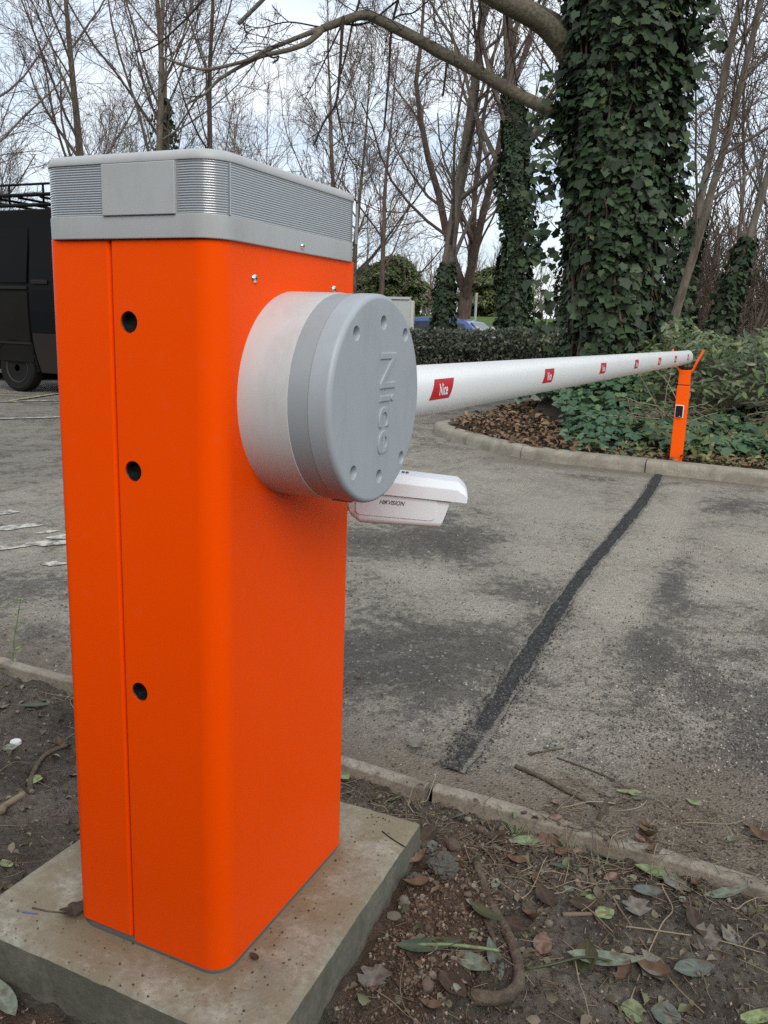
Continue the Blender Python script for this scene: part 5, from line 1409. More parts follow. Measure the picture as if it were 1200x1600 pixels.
# ------------------------------------------------------------------ trees in the middle distance
def ivy_on(root, P, R, z0, z1, n, seed, off=0.10, size=0.075, m_='ivy_leaf', sq=1.0):
    rng = np.random.default_rng(seed); P, R = P[0], R[0]
    z = z0 + (z1 - z0) * rng.random(n) ** sq; th = rng.random(n) * 2 * pi
    c = np.stack([np.interp(z, P[:, 2], P[:, 0]), np.interp(z, P[:, 2], P[:, 1]), z], -1); r = np.interp(z, P[:, 2], R)
    lump = np.array([float(fbm(a_ * 1.3, b_, 1.3, 3)) for a_, b_ in zip(th, z)])
    o_ = np.stack([np.cos(th), np.sin(th), 0 * th], -1)
    k_ = np.interp(z, [z0, z0 + 0.7 * (z1 - z0), z1], [1, 1, 0.35])
    pos = c + o_ * (r + k_ * (off * (0.55 + 1.5 * lump) + 0.05 * rng.random(n)))[:, None]
    mb = MB(); scatter(mb, T_IVY, pos, np.array([0, 0, -1.0]) + 0.6 * rng.normal(size=(n, 3)), o_ + np.array([0, 0, 0.5]) + 0.45 * rng.normal(size=(n, 3)), size * (0.7 + 0.6 * rng.random(n)))
    tag(mb.build('ivy', m_, root, smooth=True), kind='stuff')

t3 = bare_tree((-5.09, 14.0, 0.1), 2.5, 11.0, 0.17, 31, 'bare tree with ivy round its foot behind the hedge, beside the forked tree', 9, (0.08, 0.55), 13, 7, 4, stem_from=0.75)
ivy_on(t3[0], t3[1], t3[2], 0.3, 2.2, 1500, 41, 0.10)
t4 = bare_tree((-8.55, 24.5, 0.0), 2.3, 12.5, 0.27, 32, 'forked red-brown tree with a low limb reaching over the blue car', 5, (0.15, 0.75), 11, 7, 4, bark_m='bark_red', stem_from=0.75, forked=True)
t5 = bare_tree((-3.26, 12.5, 0.1), 4.3, 10.5, 0.21, 33, 'narrow tree sleeved in ivy standing between the two bare trees', 6, (0.25, 0.8), 10, 6, 4, stem_from=0.6)
ivy_on(t5[0], t5[1], t5[2], 0.2, 4.6, 6500, 43, 0.17, 0.068)
t6 = bare_tree((-2.62, 13.2, 0.1), 3.0, 9.0, 0.13, 34, 'slim ivy-wrapped tree just beside the thick ivy trunk', 6, (0.1, 0.6), 10, 6, 3)
ivy_on(t6[0], t6[1], t6[2], 0.2, 2.8, 1500, 44, 0.12, 0.07)
t7 = bare_tree((-0.50, 10.0, 0.2), 2.6, 9.5, 0.072, 35, 'bare tree of several slanting stems beyond the thick ivy trunk, ivy at its foot', 6, (0.1, 0.7), 13, 8, 4, lean=(0.06, 0), extra_trunks=2, bark_m='bark', spread=1.1, stem_from=0.35)
ivy_on(t7[0], t7[1], t7[2], 0.3, 2.4, 1300, 45, 0.16, 0.07)
ivy_on(t7[0], t7[1][1:], t7[2][1:], 0.3, 2.2, 900, 46, 0.14, 0.07)
bare_tree((0.9, 12.5, 0.2), 2.2, 10.0, 0.07, 36, 'bare twiggy tree rising at the edge of the frame above the shrub', 7, (0.1, 0.75), 13, 8, 4, lean=(-0.05, 0), extra_trunks=1, bark_m='bark_red')
bare_tree((-16.3, 17.0, 0.0), 3.0, 12.5, 0.20, 37, 'bare tree standing directly behind the black van', 8, (0.1, 0.55), 14, 8, 4)
bare_tree((-17.6, 14.0, 0.0), 2.5, 11.5, 0.16, 38, 'bare spreading tree at the edge of the frame behind the van roof rack', 8, (0.15, 0.8), 14, 8, 4, extra_trunks=1)
ta = bare_tree((-12.46, 15.0, 0.0), 4.0, 12.0, 0.15, 39, 'slim straight bare tree between the van tree and the tuft-bearing tree', 8, (0.1, 0.55), 13, 8, 4)
tb = bare_tree((-13.37, 17.0, 0.0), 6.2, 12.5, 0.16, 40, 'tall bare tree bearing a small ivy tuft above the cabinet lid', 8, (0.1, 0.5), 12, 7, 4)
ivy_on(tb[0], tb[1], tb[2], 4.9, 6.2, 260, 47, 0.20, 0.10)
bare_tree((-11.9, 16.2, 0.0), 4.5, 11.5, 0.12, 51, 'thinner bare tree just past the tuft-bearing tree above the cabinet lid', 7, (0.1, 0.55), 12, 7, 4, bark_m='bark_red')
bare_tree((-11.7, 23.0, 0.0), 2.5, 10.5, 0.13, 52, 'far bare tree seen in the gap over the back of the cabinet lid', 8, (0.1, 0.8), 12, 8, 4, extra_trunks=1)
bare_tree((-9.6, 21.0, 0.0), 2.2, 10.0, 0.12, 53, 'far bare tree with fine twigs beside the forked red-brown tree', 8, (0.15, 0.8), 12, 8, 4, bark_m='bark_red')

# far woodland
def woodland(name, n, box, hgt, seed, label, c1=14, c2=6, m_='thicket'):
    rng = np.random.default_rng(seed); mb = MB()
    x0, x1, y0, y1, z0 = box
    B = np.stack([x0 + (x1 - x0) * rng.random(n), y0 + (y1 - y0) * rng.random(n), np.full(n, z0)], -1)
    L0 = hgt * (0.55 + 0.6 * rng.random(n)); P0 = grow(rng, B, np.tile([[0, 0, 1.0]], (n, 1)) + 0.16 * rng.normal(size=(n, 3)), L0, 6, 0.06, 0.05)
    R0 = taper(0.03 + 0.05 * rng.random(n), 7, 0.25); tube_batch(mb, P0, R0, 4)
    Q, D, L1, R = children(rng, P0, L0, R0, c1, 0.08, 1.0, 0.35, 0.95, 0.40, 0.5, 0.012); P1 = grow(rng, Q, D, L1, 4, 0.10, 0.07); R1 = taper(R, 5, 0.4); tube_batch(mb, P1, R1, 3)
    Q, D, L2, R = children(rng, P1, L1, R1, c2, 0.1, 1.0, 0.35, 0.95, 0.5, 0.6, 0.008); tube_batch(mb, grow(rng, Q, D, L2, 3, 0.12, 0.06), taper(R, 4, 0.5), 3)
    return tag(mb.build(name, m_, smooth=True), label, 'woodland', kind='stuff')
woodland('far_woodland', 210, (-2.5, 9, 15, 30, 0.0), 4.0, 61, 'brown leafless thicket filling the distance above the shrub', 18, 8)
woodland('far_woodland', 150, (-34, -13, 48, 60, 1.2), 4.6, 62, 'far leafless woodland along the top of the grass bank', 14, 6)
woodland('far_woodland', 90, (-55, -19, 28, 42, 0.0), 5.0, 63, 'leafless woodland behind the car park trees', 11, 4)
woodland('far_woodland', 34, (-46, -20.5, 28, 40, 0.0), 10.5, 64, 'hazy mass of fine bare twigs rising behind the nearer trees', 26, 9, 'twig')
woodland('far_woodland', 16, (-0.5, 9, 18, 26, 0.0), 8.5, 65, 'tall fine bare twigs rising above the brown thicket', 26, 9, 'twig')
def conifer(base, h, r, seed, label, name='conifer_tree', rounded=False):
    rng = np.random.default_rng(seed); root = empty(name, base, label, 'tree')
    mb = MB(); mb.tube([base, (base[0], base[1], base[2] + h * 0.95)], [0.16, 0.03], 8); mb.build('trunk', 'bark_red', root, smooth=True)
    n = 15000; f = rng.random(n) ** 0.8; th = rng.random(n) * 2 * pi
    env = np.sqrt(np.maximum(0.02, 1 - (2 * f - 0.9) ** 2 / 1.25)) if rounded else (1.0 - f) ** 0.75 + 0.06
    lump = 1 + 0.9 * np.array([float(fbm(a_ * 1.5, b_ * 6, 1.4, 3)) for a_, b_ in zip(th, f)])
    rr = r * env * lump * (0.35 + 0.75 * rng.random(n) ** 0.6)
    pos = np.stack([base[0] + rr * np.cos(th), base[1] + rr * np.sin(th), base[2] + 0.1 + f * h], -1)
    o_ = np.stack([np.cos(th), np.sin(th), 0.3 + 0 * th], -1)
    mb = MB(); scatter(mb, tmpl_oval(0.5, 2, 0.2, 0.3), pos, o_ + 0.6 * rng.normal(size=(n, 3)), np.array([0, 0, 0.8]) + o_ * 0.5 + 0.5 * rng.normal(size=(n, 3)), 0.13 + 0.16 * rng.random(n))
    tag(mb.build('crown', 'conifer', root, smooth=True), kind='stuff')
conifer((-14.05, 45.0, 1.3), 2.9, 1.75, 71, 'rounded dark green pine on the grass bank beyond the blue car', rounded=True)
conifer((-17.4, 39.0, 0.9), 3.4, 1.3, 72, 'olive green conifer just past the white board', rounded=True)
conifer((-20.2, 42.0, 1.0), 3.0, 1.5, 73, 'dull green conifer half hidden by the corner of the cabinet lid', rounded=True)

# unseen evergreen screen added behind the viewpoint to shade the cabinet's lower front
scr = empty('added_shade_screen', (0.0, -3.0, -0.1), 'unseen evergreen screen added to shade the lower cabinet front', 'hedge')
rng = np.random.default_rng(23); N = 7000
x = -5.0 + 8.5 * rng.random(N); side = rng.random(N) < 0.75
zt = 1.80 + 0.12 * np.asarray(fbm(x, x * 0.4, 1.0, 3))
y = np.where(side, -2.30 - 0.15 * rng.random(N), -2.30 - 0.9 * rng.random(N)); z = np.where(side, -0.05 + (zt + 0.05) * rng.random(N), zt - 0.1 * rng.random(N))
mb = MB(); scatter(mb, T_OVAL, np.stack([x, y, z], -1), rng.normal(size=(N, 3)), np.array([0, 0.8, 0.5]) + 0.5 * rng.normal(size=(N, 3)), 0.08 + 0.06 * rng.random(N)); tag(mb.build('foliage', 'hedge_leaf', scr, smooth=True), kind='stuff')
mb = MB(); mb.box((-5.0, -3.15, -0.15), (3.5, -2.45, 1.70)); mb.build('inner_branches', 'bed_soil', scr)

# ------------------------------------------------------------------ things lying on the ground
def zg(x, y):
    """height of whatever lies under a point of the foreground"""
    x, y = float(x), float(y)
    if -0.468 < x < 0.12 and -0.09 < y < 0.542: return 0.0
    e = float(edge_y(x))
    if e - 0.003 < y < e + 0.053: return -0.068
    if y >= e + 0.053: return float(z_road(x, y)) + 0.004 + 0.006 * float(fbm(x, y, 1.3, 3)) + 0.0015
    return float(z_soil(x, y)) + 0.001
def leaf_shape(L, w, fold, curl, seed, ragged=0.0, tipp=1.0):
    rng = random.Random(seed); mb = MB(); n = 9; v = []
    for i in range(n + 1):
        f = i / n; ww = w * 0.5 * (math.sin(pi * f ** 0.9) ** (0.8 * tipp)) + 0.0005
        rg = 1 + ragged * (rng.random() - 0.5) * 2; rg2 = 1 + ragged * (rng.random() - 0.5) * 2
        z = curl * L * (f - 0.5) ** 2; y = (f - 0.5) * L; sd = 0.06 * L * math.sin(f * 3 + seed)
        for k, g_ in ((-1, rg), (-0.5, 1), (0, 1), (0.5, 1), (1, rg2)):
            v.append((k * ww * g_ + sd * 0.4, y, z + fold * abs(k) ** 1.6 * ww * g_ + 0.02 * L * ragged * (rng.random() - 0.5)))
    q = [(i * 5 + j, i * 5 + j + 1, (i + 1) * 5 + j + 1, (i + 1) * 5 + j) for i in range(n) for j in range(4)]
    mb.add(v, q)
    return mb
MARKS = [(0.592, 0.757, 'long pale green leaf'), (0.705, 0.735, 'grey-green leaf under straw'), (0.561, 0.654, 'rounded blue-green leaf'), (0.498, 0.54, 'lime green leaf'), (0.547, 0.585, 'torn grey leaf'), (0.49, 0.405, 'dark olive leaf'), (0.666, 0.473, 'oval blue-green leaf'),
         (0.137, 0.726, 'pale leaf between plinth and edging'), (0.297, 0.712, 'bright green leaf below the edging'), (0.395, 0.675, 'pointed dark green leaf'), (-0.08, 0.986, 'pale dry leaf on the road'), (-0.19, 0.77, 'green leaf behind the cabinet foot'), (0.411, 0.405, 'pinkish brown leaf'),
         (0.61, 0.336, 'grey-blue leaf at the bottom edge'), (0.775, 0.425, 'light green leaf in the bottom corner'), (0.463, 1.024, 'thin green leaf on the road'), (0.187, 0.482, 'grey lump of concrete'), (0.148, 0.35, 'brown stone by the plinth side'), (0.262, 0.218, 'pale pinkish stone'),
         (0.128, 0.575, 'far corner of the plinth'), (0.30, 0.30, 'broken green sprig'), (0.345, 0.398, 'middle of the curved stick'), (0.235, 0.70, 'dark crumpled leaf by the edging joint'), (-1.138, 0.692, 'long dark green leaf past the cabinet'), (-0.838, 0.41, 'bright seedling leaf past the cabinet'), (-1.013, 0.511, 'white round cap'),
         (-0.629, 0.14, 'hollow beside the plinth'), (-0.33, -0.135, 'crumpled leaf in front of the plinth'), (-0.404, 1.29, 'rusty leaf on the road'), (0.30, 0.98, 'crooked twig on the road'), (0.03, 0.86, 'near end of the repair strip'), (-1.42, 0.865, 'spindly green weed'), (-0.885, 0.56, 'bent brown stick'), (0.75, 1.1, 'gravelly patch of road'), (0.85, 0.70, 'far end of the edging'), (0.02, 0.735, 'straw tuft at the edging joint'), (-1.5, 0.35, 'edge of the frame past the cabinet')]
def near(x, y): return min(MARKS, key=lambda m_: (m_[0] - x) ** 2 + (m_[1] - y) ** 2)[2]
LEAFMESH = {}
def get_leaf(kind, m_):
    key = (kind, m_)
    if key not in LEAFMESH:
        prm = {'long': (0.125, 0.034, 0.25, 0.25, 1, 0.02), 'oval': (0.070, 0.036, 0.25, 0.35, 2, 0.04), 'broad': (0.062, 0.046, 0.15, 0.2, 3, 0.10), 'small': (0.036, 0.020, 0.3, 0.4, 4, 0.08),
               'curl': (0.060, 0.030, 0.9, 1.2, 5, 0.25), 'torn': (0.055, 0.050, 0.3, 0.4, 6, 0.45)}[kind]
        LEAFMESH[key] = leaf_shape(*prm).mesh('leaf', m_, True)
    return LEAFMESH[key]
def lay_leaf(name, kind, m_, x, y, rot, scale=1.0, tilt=0.12, label=None, cat='leaf', group=None, dz=0.004, z=None):
    e = Matrix.Rotation(rot, 4, 'Z') @ Matrix.Rotation((RND.random() - 0.5) * 2 * tilt, 4, 'X') @ Matrix.Rotation((RND.random() - 0.5) * 2 * tilt, 4, 'Y')
    zz_ = (zg(x, y) if z is None else z) + dz * scale
    o = link(name, get_leaf(kind, m_), None, Matrix.Translation((x, y, zz_)) @ e @ Matrix.Scale(scale, 4))
    return tag(o, label, cat, group)
SPECIAL = [
    ('long', 'lf_green', 0.592, 0.757, -1.36, 1.16, 'long pale green leaf lying against the concrete edging'),
    ('long', 'lf_sage', 0.705, 0.735, -0.95, 0.85, 'long grey-green leaf tucked under straw by the edging'),
    ('oval', 'lf_blue', 0.561, 0.654, -1.0, 0.95, 'rounded blue-green leaf on bare soil below the long pale leaf'),
    ('broad', 'lf_lime', 0.498, 0.540, -0.7, 0.70, 'small lime green leaf on bare soil'),
    ('torn', 'lf_grey', 0.547, 0.585, 0.5, 0.95, 'torn grey dead leaf beside the lime green leaf'),
    ('broad', 'lf_olive', 0.490, 0.405, 0.1, 1.05, 'dark olive leaf standing up beside the green stalk'),
    ('oval', 'lf_blue', 0.666, 0.473, -1.05, 1.10, 'oval blue-green leaf crossed by straw stalks'),
    ('oval', 'lf_sage', 0.137, 0.726, 0.25, 0.95, 'pale grey-green leaf leaning on the soil between plinth and edging'),
    ('oval', 'lf_green', 0.297, 0.712, -1.3, 0.90, 'bright green leaf below the edging beside a curled brown leaf'),
    ('long', 'lf_dark', 0.395, 0.675, -1.2, 0.55, 'pointed dark green leaf lying flat below the edging'),
    ('small', 'lf_grey', -0.080, 0.986, 0.1, 1.9, 'pale dry leaf lying on the road beside the dark repair strip'),
    ('small', 'lf_green', -0.190, 0.770, 1.2, 1.5, 'green leaf on the soil tight behind the cabinet foot'),
    ('oval', 'lf_pink', 0.411, 0.405, 0.1, 0.95, 'pinkish brown dead leaf flat on the bare soil by the curved stick'),
    ('broad', 'lf_green', 0.585, 0.335, 0.3, 0.85, 'yellow-green leaf at the very bottom beside a grey-blue leaf'),
    ('broad', 'lf_blue', 0.635, 0.338, 0.1, 0.95, 'grey-blue leaf at the very bottom edge'),
    ('long', 'lf_lime', 0.775, 0.425, -1.0, 0.75, 'light green leaf with a brown blotch in the bottom corner'),
    ('long', 'lf_lime', 0.463, 1.024, -1.2, 0.48, 'thin light green leaf lying on the road by the litter'),
    ('long', 'lf_sage', 0.52, 0.415, -1.35, 1.05, 'long sage leaf attached to the green stalk'),
    ('curl', 'lf_pink', 0.131, 0.500, -0.5, 0.75, 'curled pink leaf leaning against the plinth side'),
    ('broad', 'lf_blue', 0.128, 0.575, 0.3, 0.8, 'crumpled dark teal leaf at the far corner of the plinth'),
    ('long', 'lf_dark', 0.235, 0.290, -1.15, 0.95, 'glossy dark green leaf of the broken sprig on red rubble'),
    ('oval', 'lf_sage', 0.315, 0.300, -1.9, 1.05, 'grey-green leaf of the broken sprig beside the curved stick'),
    ('long', 'lf_blue', 0.345, 0.325, 0.5, 0.75, 'folded blue-green leaf under the curved stick'),
    ('oval', 'lf_olive', 0.300, 0.405, 1.2, 1.0, 'yellowing mottled leaf propped beside the curved stick'),
    ('oval', 'lf_brown', 0.330, 0.735, 0.5, 0.70, 'curled tan leaf standing below the edging'),
    ('torn', 'lf_dkbrown', 0.235, 0.700, 0.8, 0.9, 'dark crumpled leaf below the edging joint'),
    ('long', 'lf_dark', -1.138, 0.692, 2.3, 0.95, 'long dark green leaf on the soil past the cabinet, below the edging'),
    ('broad', 'lf_lime', -0.838, 0.410, 0.6, 0.75, 'bright green seedling leaf on the soil past the cabinet'),
    ('broad', 'lf_sage', -1.00, 0.480, 1.0, 0.8, 'pale sage leaf near the white bottle cap'),
    ('small', 'lf_lime', -0.629, 0.140, 1.3, 1.1, 'small lime leaf in the hollow beside the plinth'),
    ('torn', 'lf_dkbrown', -0.312, 0.008, 0.9, 0.85, 'crumpled dark brown leaf caught at the cabinet foot'),
    ('small', 'lf_brown', -0.404, 1.290, 0.4, 1.0, 'small rusty leaf lying alone on the road'),
    ('long', 'lf_sage', -0.33, -0.135, 1.2, 0.9, 'crumpled grey-green leaf in front of the plinth'),
    ('oval', 'lf_dkbrown', 0.02, 0.060, 1.0, 0.35, 'tiny dark leaf scrap on the plinth beside the cabinet'),
]
for kind, m_, x, y, rot, sc_, lab in SPECIAL:
    lay_leaf('fallen_leaf', kind, m_, x, y, rot, sc_, 0.55 if 'standing' in lab or 'lean' in lab or 'propped' in lab else 0.14, lab, 'leaf', None, 0.012 if ('lean' in lab or 'standing' in lab or 'propped' in lab) else 0.006)

def rand_spot(zone):
    while True:
        if zone == 'soil_r':
            x, y = 0.15 + 0.85 * RND.random(), 0.05 + 0.75 * RND.random()
            if y < edge_y(x) - 0.01: return x, y
        elif zone == 'soil_l':
            return -1.75 + 1.22 * RND.random(), 0.02 + 0.78 * RND.random()
        elif zone == 'gap':
            return -0.4 + 0.9 * RND.random(), 0.57 + 0.22 * RND.random()
        elif zone == 'front':
            return -0.5 + 0.5 * RND.random(), -0.28 + 0.17 * RND.random()
        elif zone == 'edge':
            x = 0.3 + 0.65 * RND.random(); return x, float(edge_y(x)) + (-0.08 + 0.36 * RND.random() ** 1.3)
        elif zone == 'road':
            x = -0.5 + 1.5 * RND.random(); return x, float(edge_y(x)) + 0.07 + 1.1 * RND.random() ** 1.6
ZL = {'soil_r': 'on the bare soil beside the plinth', 'soil_l': 'on the soil past the cabinet', 'gap': 'on the soil between plinth and edging', 'front': 'in front of the plinth', 'edge': 'in the litter along the concrete edging', 'road': 'on the near part of the road'}
for kind, m_, word, zones in [('curl', 'lf_brown', 'curled brown dead leaf', (('soil_r', 12), ('soil_l', 9), ('edge', 10), ('front', 3))), ('torn', 'lf_grey', 'torn grey dead leaf', (('soil_r', 8), ('soil_l', 6), ('edge', 6), ('gap', 2))),
                              ('oval', 'lf_dkbrown', 'dark rotting leaf', (('soil_r', 12), ('soil_l', 8), ('gap', 4))), ('small', 'lf_pink', 'small pinkish dead leaf', (('soil_r', 10), ('edge', 8), ('soil_l', 4))),
                              ('small', 'lf_sage', 'small grey-green leaf', (('soil_r', 8), ('gap', 4), ('soil_l', 8), ('edge', 4))), ('small', 'lf_green', 'small fresh green leaf', (('edge', 5), ('gap', 3), ('soil_l', 4)))]:
    for zone, n in zones:
        if word == 'torn grey dead leaf' and zone == 'soil_r': w2 = 'scrap of grey dead leaf'
        else: w2 = word
        for _ in range(n):
            x, y = rand_spot(zone)
            lay_leaf('dead_leaf', kind, m_, x, y, RND.random() * 6.28, 0.5 + 0.55 * RND.random(), 0.35, w2 + ' near the ' + near(x, y), 'leaf', w2.replace('leaf', 'leaves') + ' near the ' + near(x, y), 0.004)

# sticks
def stick(name, pts, r0, r1, m_, label, cat='stick', k=8, knots=True, n=6, dz=0.0):
    P = cr_spline([(p[0], p[1], (p[2] if len(p) > 2 else zg(*p) + r0 * 0.7 + dz)) for p in pts], n)
    R = np.linspace(r0, r1, len(P))
    if knots: R = R * (1 + 0.25 * np.array([float(fbm(i * 0.3, r0 * 99 + pts[0][0] * 9, 1.0, 3)) for i in range(len(P))]))
    mb = MB(); mb.tube(P, R, k)
    return tag(mb.build(name, m_, smooth=True), label, cat)
stick('curved_stick', [(0.233, 0.552, -0.055), (0.285, 0.469, -0.066), (0.345, 0.398, -0.072), (0.380, 0.345, -0.074), (0.398, 0.295, -0.076), (0.392, 0.262, -0.078), (0.372, 0.245, -0.080), (0.335, 0.232, -0.083)], 0.0085, 0.0125, 'stick', 'thick curved brown stick hooked at its lower end on bare soil', k=12)
stick('curved_stick', [(0.300, 0.405), (0.330, 0.372), (0.335, 0.340)], 0.005, 0.004, 'stick', 'short side shoot broken off under the curved stick')
stick('road_twig', [(0.184, 1.013), (0.22, 1.003), (0.266, 0.989), (0.315, 0.965), (0.363, 0.945), (0.425, 0.925)], 0.0065, 0.0035, 'stick', 'crooked brown twig lying on the road towards the edging')
stick('road_twig', [(0.395, 0.935), (0.44, 0.96), (0.475, 1.0), (0.47, 1.03)], 0.0035, 0.0025, 'stick', 'forked thin twig rising from the road litter')
stick('road_twig', [(0.269, 1.105), (0.34, 1.09), (0.425, 1.066)], 0.0026, 0.002, 'stick', 'thin straight twig on the road beyond the crooked one')
stick('road_twig', [(0.197, 1.088), (0.235, 1.125), (0.273, 1.16)], 0.003, 0.002, 'stick', 'short thin twig on the road beside the repair strip')
stick('green_stalk', [(0.40, 0.330, -0.078), (0.44, 0.352, -0.07), (0.49, 0.392, -0.066), (0.54, 0.42, -0.078)], 0.0035, 0.002, 'lf_olive', 'olive green leaf stalk lying across the soil at the bottom', 'stalk')
stick('sprig_stalk', [(0.215, 0.285, -0.066), (0.265, 0.300, -0.058), (0.315, 0.318, -0.058), (0.35, 0.335, -0.064)], 0.0035, 0.0025, 'lf_green', 'broken green sprig stalk on the red rubble', 'stalk')
stick('upright_stub', [(0.452, 0.640), (0.446, 0.672), (0.438, 0.705)], 0.006, 0.0055, 'stick', 'short brown stub of wood below the edging')
stick('pale_twig', [(0.425, 0.500), (0.465, 0.525), (0.505, 0.548)], 0.0048, 0.0035, 'straw', 'short pale twig pointing at the lime green leaf')
stick('edge_stub', [(0.425, 0.842, -0.07), (0.432, 0.858, -0.045), (0.436, 0.868, -0.03)], 0.006, 0.005, 'stick', 'broken wood stub standing on the concrete edging')
stick('left_stick', [(-0.80, 0.36), (-0.86, 0.42), (-0.90, 0.50), (-0.885, 0.56)], 0.007, 0.005, 'stick', 'bent brown stick on the soil past the cabinet')
stick('left_stick', [(-0.78, 0.26), (-0.81, 0.30), (-0.80, 0.345)], 0.010, 0.008, 'straw', 'pale peeled stick end in the hollow beside the plinth')
stick('left_stick', [(-0.60, 0.30), (-0.63, 0.36), (-0.655, 0.44)], 0.006, 0.004, 'stick', 'short brown stick at the back edge of the hollow')
stick('plinth_twig', [(-0.385, -0.015), (-0.352, -0.008), (-0.322, 0.003)], 0.0016, 0.0010, 'stick', 'thin twig lying on the plinth by the crumpled leaf')
stick('plinth_twig', [(0.055, 0.475), (0.085, 0.460), (0.118, 0.448)], 0.0014, 0.0012, 'twig_dark', 'fine dark twig crossing the plinth corner')
stick('plinth_thread', [(-0.392, -0.030), (-0.380, -0.026), (-0.366, -0.022)], 0.0016, 0.0014, 'blue_thread', 'scrap of blue plastic thread on the plinth', 'thread')
RSTRAW = [([(0.60, 0.745), (0.585, 0.70), (0.612, 0.64), (0.60, 0.56), (0.585, 0.47), (0.575, 0.36)], 'long kinked straw running down from the pale leaf'),
          ([(0.50, 0.60), (0.58, 0.50), (0.64, 0.42), (0.69, 0.38)], 'long straight straw crossing the oval blue-green leaf'),
          ([(0.30, 0.655), (0.38, 0.60), (0.46, 0.54), (0.52, 0.50)], 'long straw slanting below the dark green leaf'),
          ([(0.52, 0.52), (0.61, 0.54), (0.70, 0.575), (0.78, 0.585)], 'straw lying level below the torn grey leaf'),
          ([(0.63, 0.73), (0.70, 0.70), (0.76, 0.655), (0.80, 0.62)], 'straw fanning out from the edging at the margin'),
          ([(0.47, 0.62), (0.53, 0.645), (0.60, 0.64)], 'short curved straw across the rounded blue-green leaf')]
for pts, lab in RSTRAW:
    stick('straw_stalk', pts, 0.0018, 0.0012, 'straw', lab, 'straw', 5, False, dz=0.004)
def straw_at(zone, lab, grp, lmin, lmax, r, up=0.0):
    x, y = rand_spot(zone); a_ = RND.random() * 6.28; L_ = lmin + (lmax - lmin) * RND.random(); b_ = (RND.random() - 0.5) * 1.2
    pts = []
    for i in range(5):
        f = i / 4; aa = a_ + b_ * (f - 0.5); px_, py_ = x + cos(aa) * L_ * (f - 0.5), y + sin(aa) * L_ * (f - 0.5)
        if -0.49 < px_ < 0.14 and -0.10 < py_ < 0.56: return
        pts.append((px_, py_, zg(px_, py_) + r + 0.003 + 0.008 * RND.random() + up * f * L_))
    P = cr_spline(pts, 3); mb = MB(); mb.tube(P, np.linspace(r, r * 0.6, len(P)), 4)
    tag(mb.build('straw_stalk', 'straw', smooth=True), 'thin dry stalk near the ' + near(x, y), 'straw', 'dry stalks near the ' + near(x, y))
for zone, n in (('soil_r', 46), ('soil_l', 44), ('gap', 24), ('edge', 30), ('front', 6), ('road', 10)):
    for _ in range(n):
        straw_at(zone, 'thin dry stalk lying ' + ZL[zone], 'dry stalks ' + ZL[zone], 0.04, 0.20, 0.0006 + 0.0009 * RND.random(), 0.25 * (RND.random() < 0.2))

# stones
def stone_mesh(seed, sq=0.7):
    rng = np.random.default_rng(seed); bm = bmesh.new(); bmesh.ops.create_icosphere(bm, subdivisions=2, radius=1.0)
    for v_ in bm.verts:
        c = v_.co; k = 1 + 0.30 * float(fbm(c.x * 1.0 + seed, c.y * 1.0 + c.z * 1.7, 1.2, 3))
        v_.co = Vector((c.x * k, c.y * k * 0.8, c.z * k * sq))
    me = bpy.data.meshes.new('stone'); bm.to_mesh(me); bm.free(); me.materials.append(M['stone'])
    return me
STONES = [stone_mesh(i, 0.55 + 0.07 * i) for i in range(5)]
def lay_stone(x, y, r, label, grp=None, name='stone', me=None, sink=0.25):
    e = Matrix.Rotation(RND.random() * 6.28, 4, 'Z') @ Matrix.Rotation((RND.random() - 0.5) * 0.8, 4, 'X')
    o = link(name, me or STONES[RND.randrange(5)], None, Matrix.Translation((x, y, zg(x, y) + r * (0.6 - sink))) @ e @ Matrix.Scale(r, 4))
    return tag(o, label, 'stone', grp)
clod = bpy.data.meshes.new('clod'); bm = bmesh.new(); bmesh.ops.create_icosphere(bm, subdivisions=4, radius=1.0)
for v_ in bm.verts:
    c = v_.co; k = 1 + 0.28 * float(fbm(c.x + 3, c.y + c.z * 1.7, 1.3, 3)) + 0.42 * float(fbm(c.x * 1 + 9, c.y - c.z, 4.0, 4)); v_.co = Vector((c.x * k, c.y * k * 0.85, c.z * k * 0.62))
bm.to_mesh(clod); bm.free(); clod.materials.append(M['clod'])
lay_stone(0.187, 0.482, 0.030, 'grey lump of broken concrete in the red rubble', me=clod, name='concrete_lump')
lay_stone(0.148, 0.432, 0.019, 'smaller grey concrete crumb touching the plinth side', me=clod, name='concrete_lump')
lay_stone(0.172, 0.586, 0.021, 'tan stone near the far corner of the plinth')
lay_stone(0.147, 0.336, 0.016, 'brown stone against the plinth side on red rubble')
lay_stone(0.150, 0.372, 0.013, 'small brown stone wedged by the plinth side')
lay_stone(0.262, 0.218, 0.014, 'pale pinkish stone on the red rubble near the bottom')
lay_stone(0.235, 0.575, 0.008, 'small white pebble at the upper end of the curved stick')
for zone, n, r0, r1, w_ in (('soil_r', 55, 0.004, 0.011, 'small stone'), ('soil_l', 20, 0.004, 0.010, 'small stone'), ('gap', 16, 0.004, 0.009, 'small stone'), ('front', 14, 0.005, 0.014, 'small stone'), ('edge', 34, 0.003, 0.009, 'small stone'), ('road', 60, 0.003, 0.006, 'loose pebble')):
    for _ in range(n):
        x, y = rand_spot(zone)
        if zone == 'soil_r' and RND.random() < 0.6:
            x, y = RND.gauss(0.20, 0.06), RND.gauss(0.40, 0.14)
            if x < 0.14: x = 0.145 + 0.02 * RND.random()
        lay_stone(x, y, r0 + (r1 - r0) * RND.random() ** 2, w_ + ' near the ' + near(x, y), w_ + 's near the ' + near(x, y))
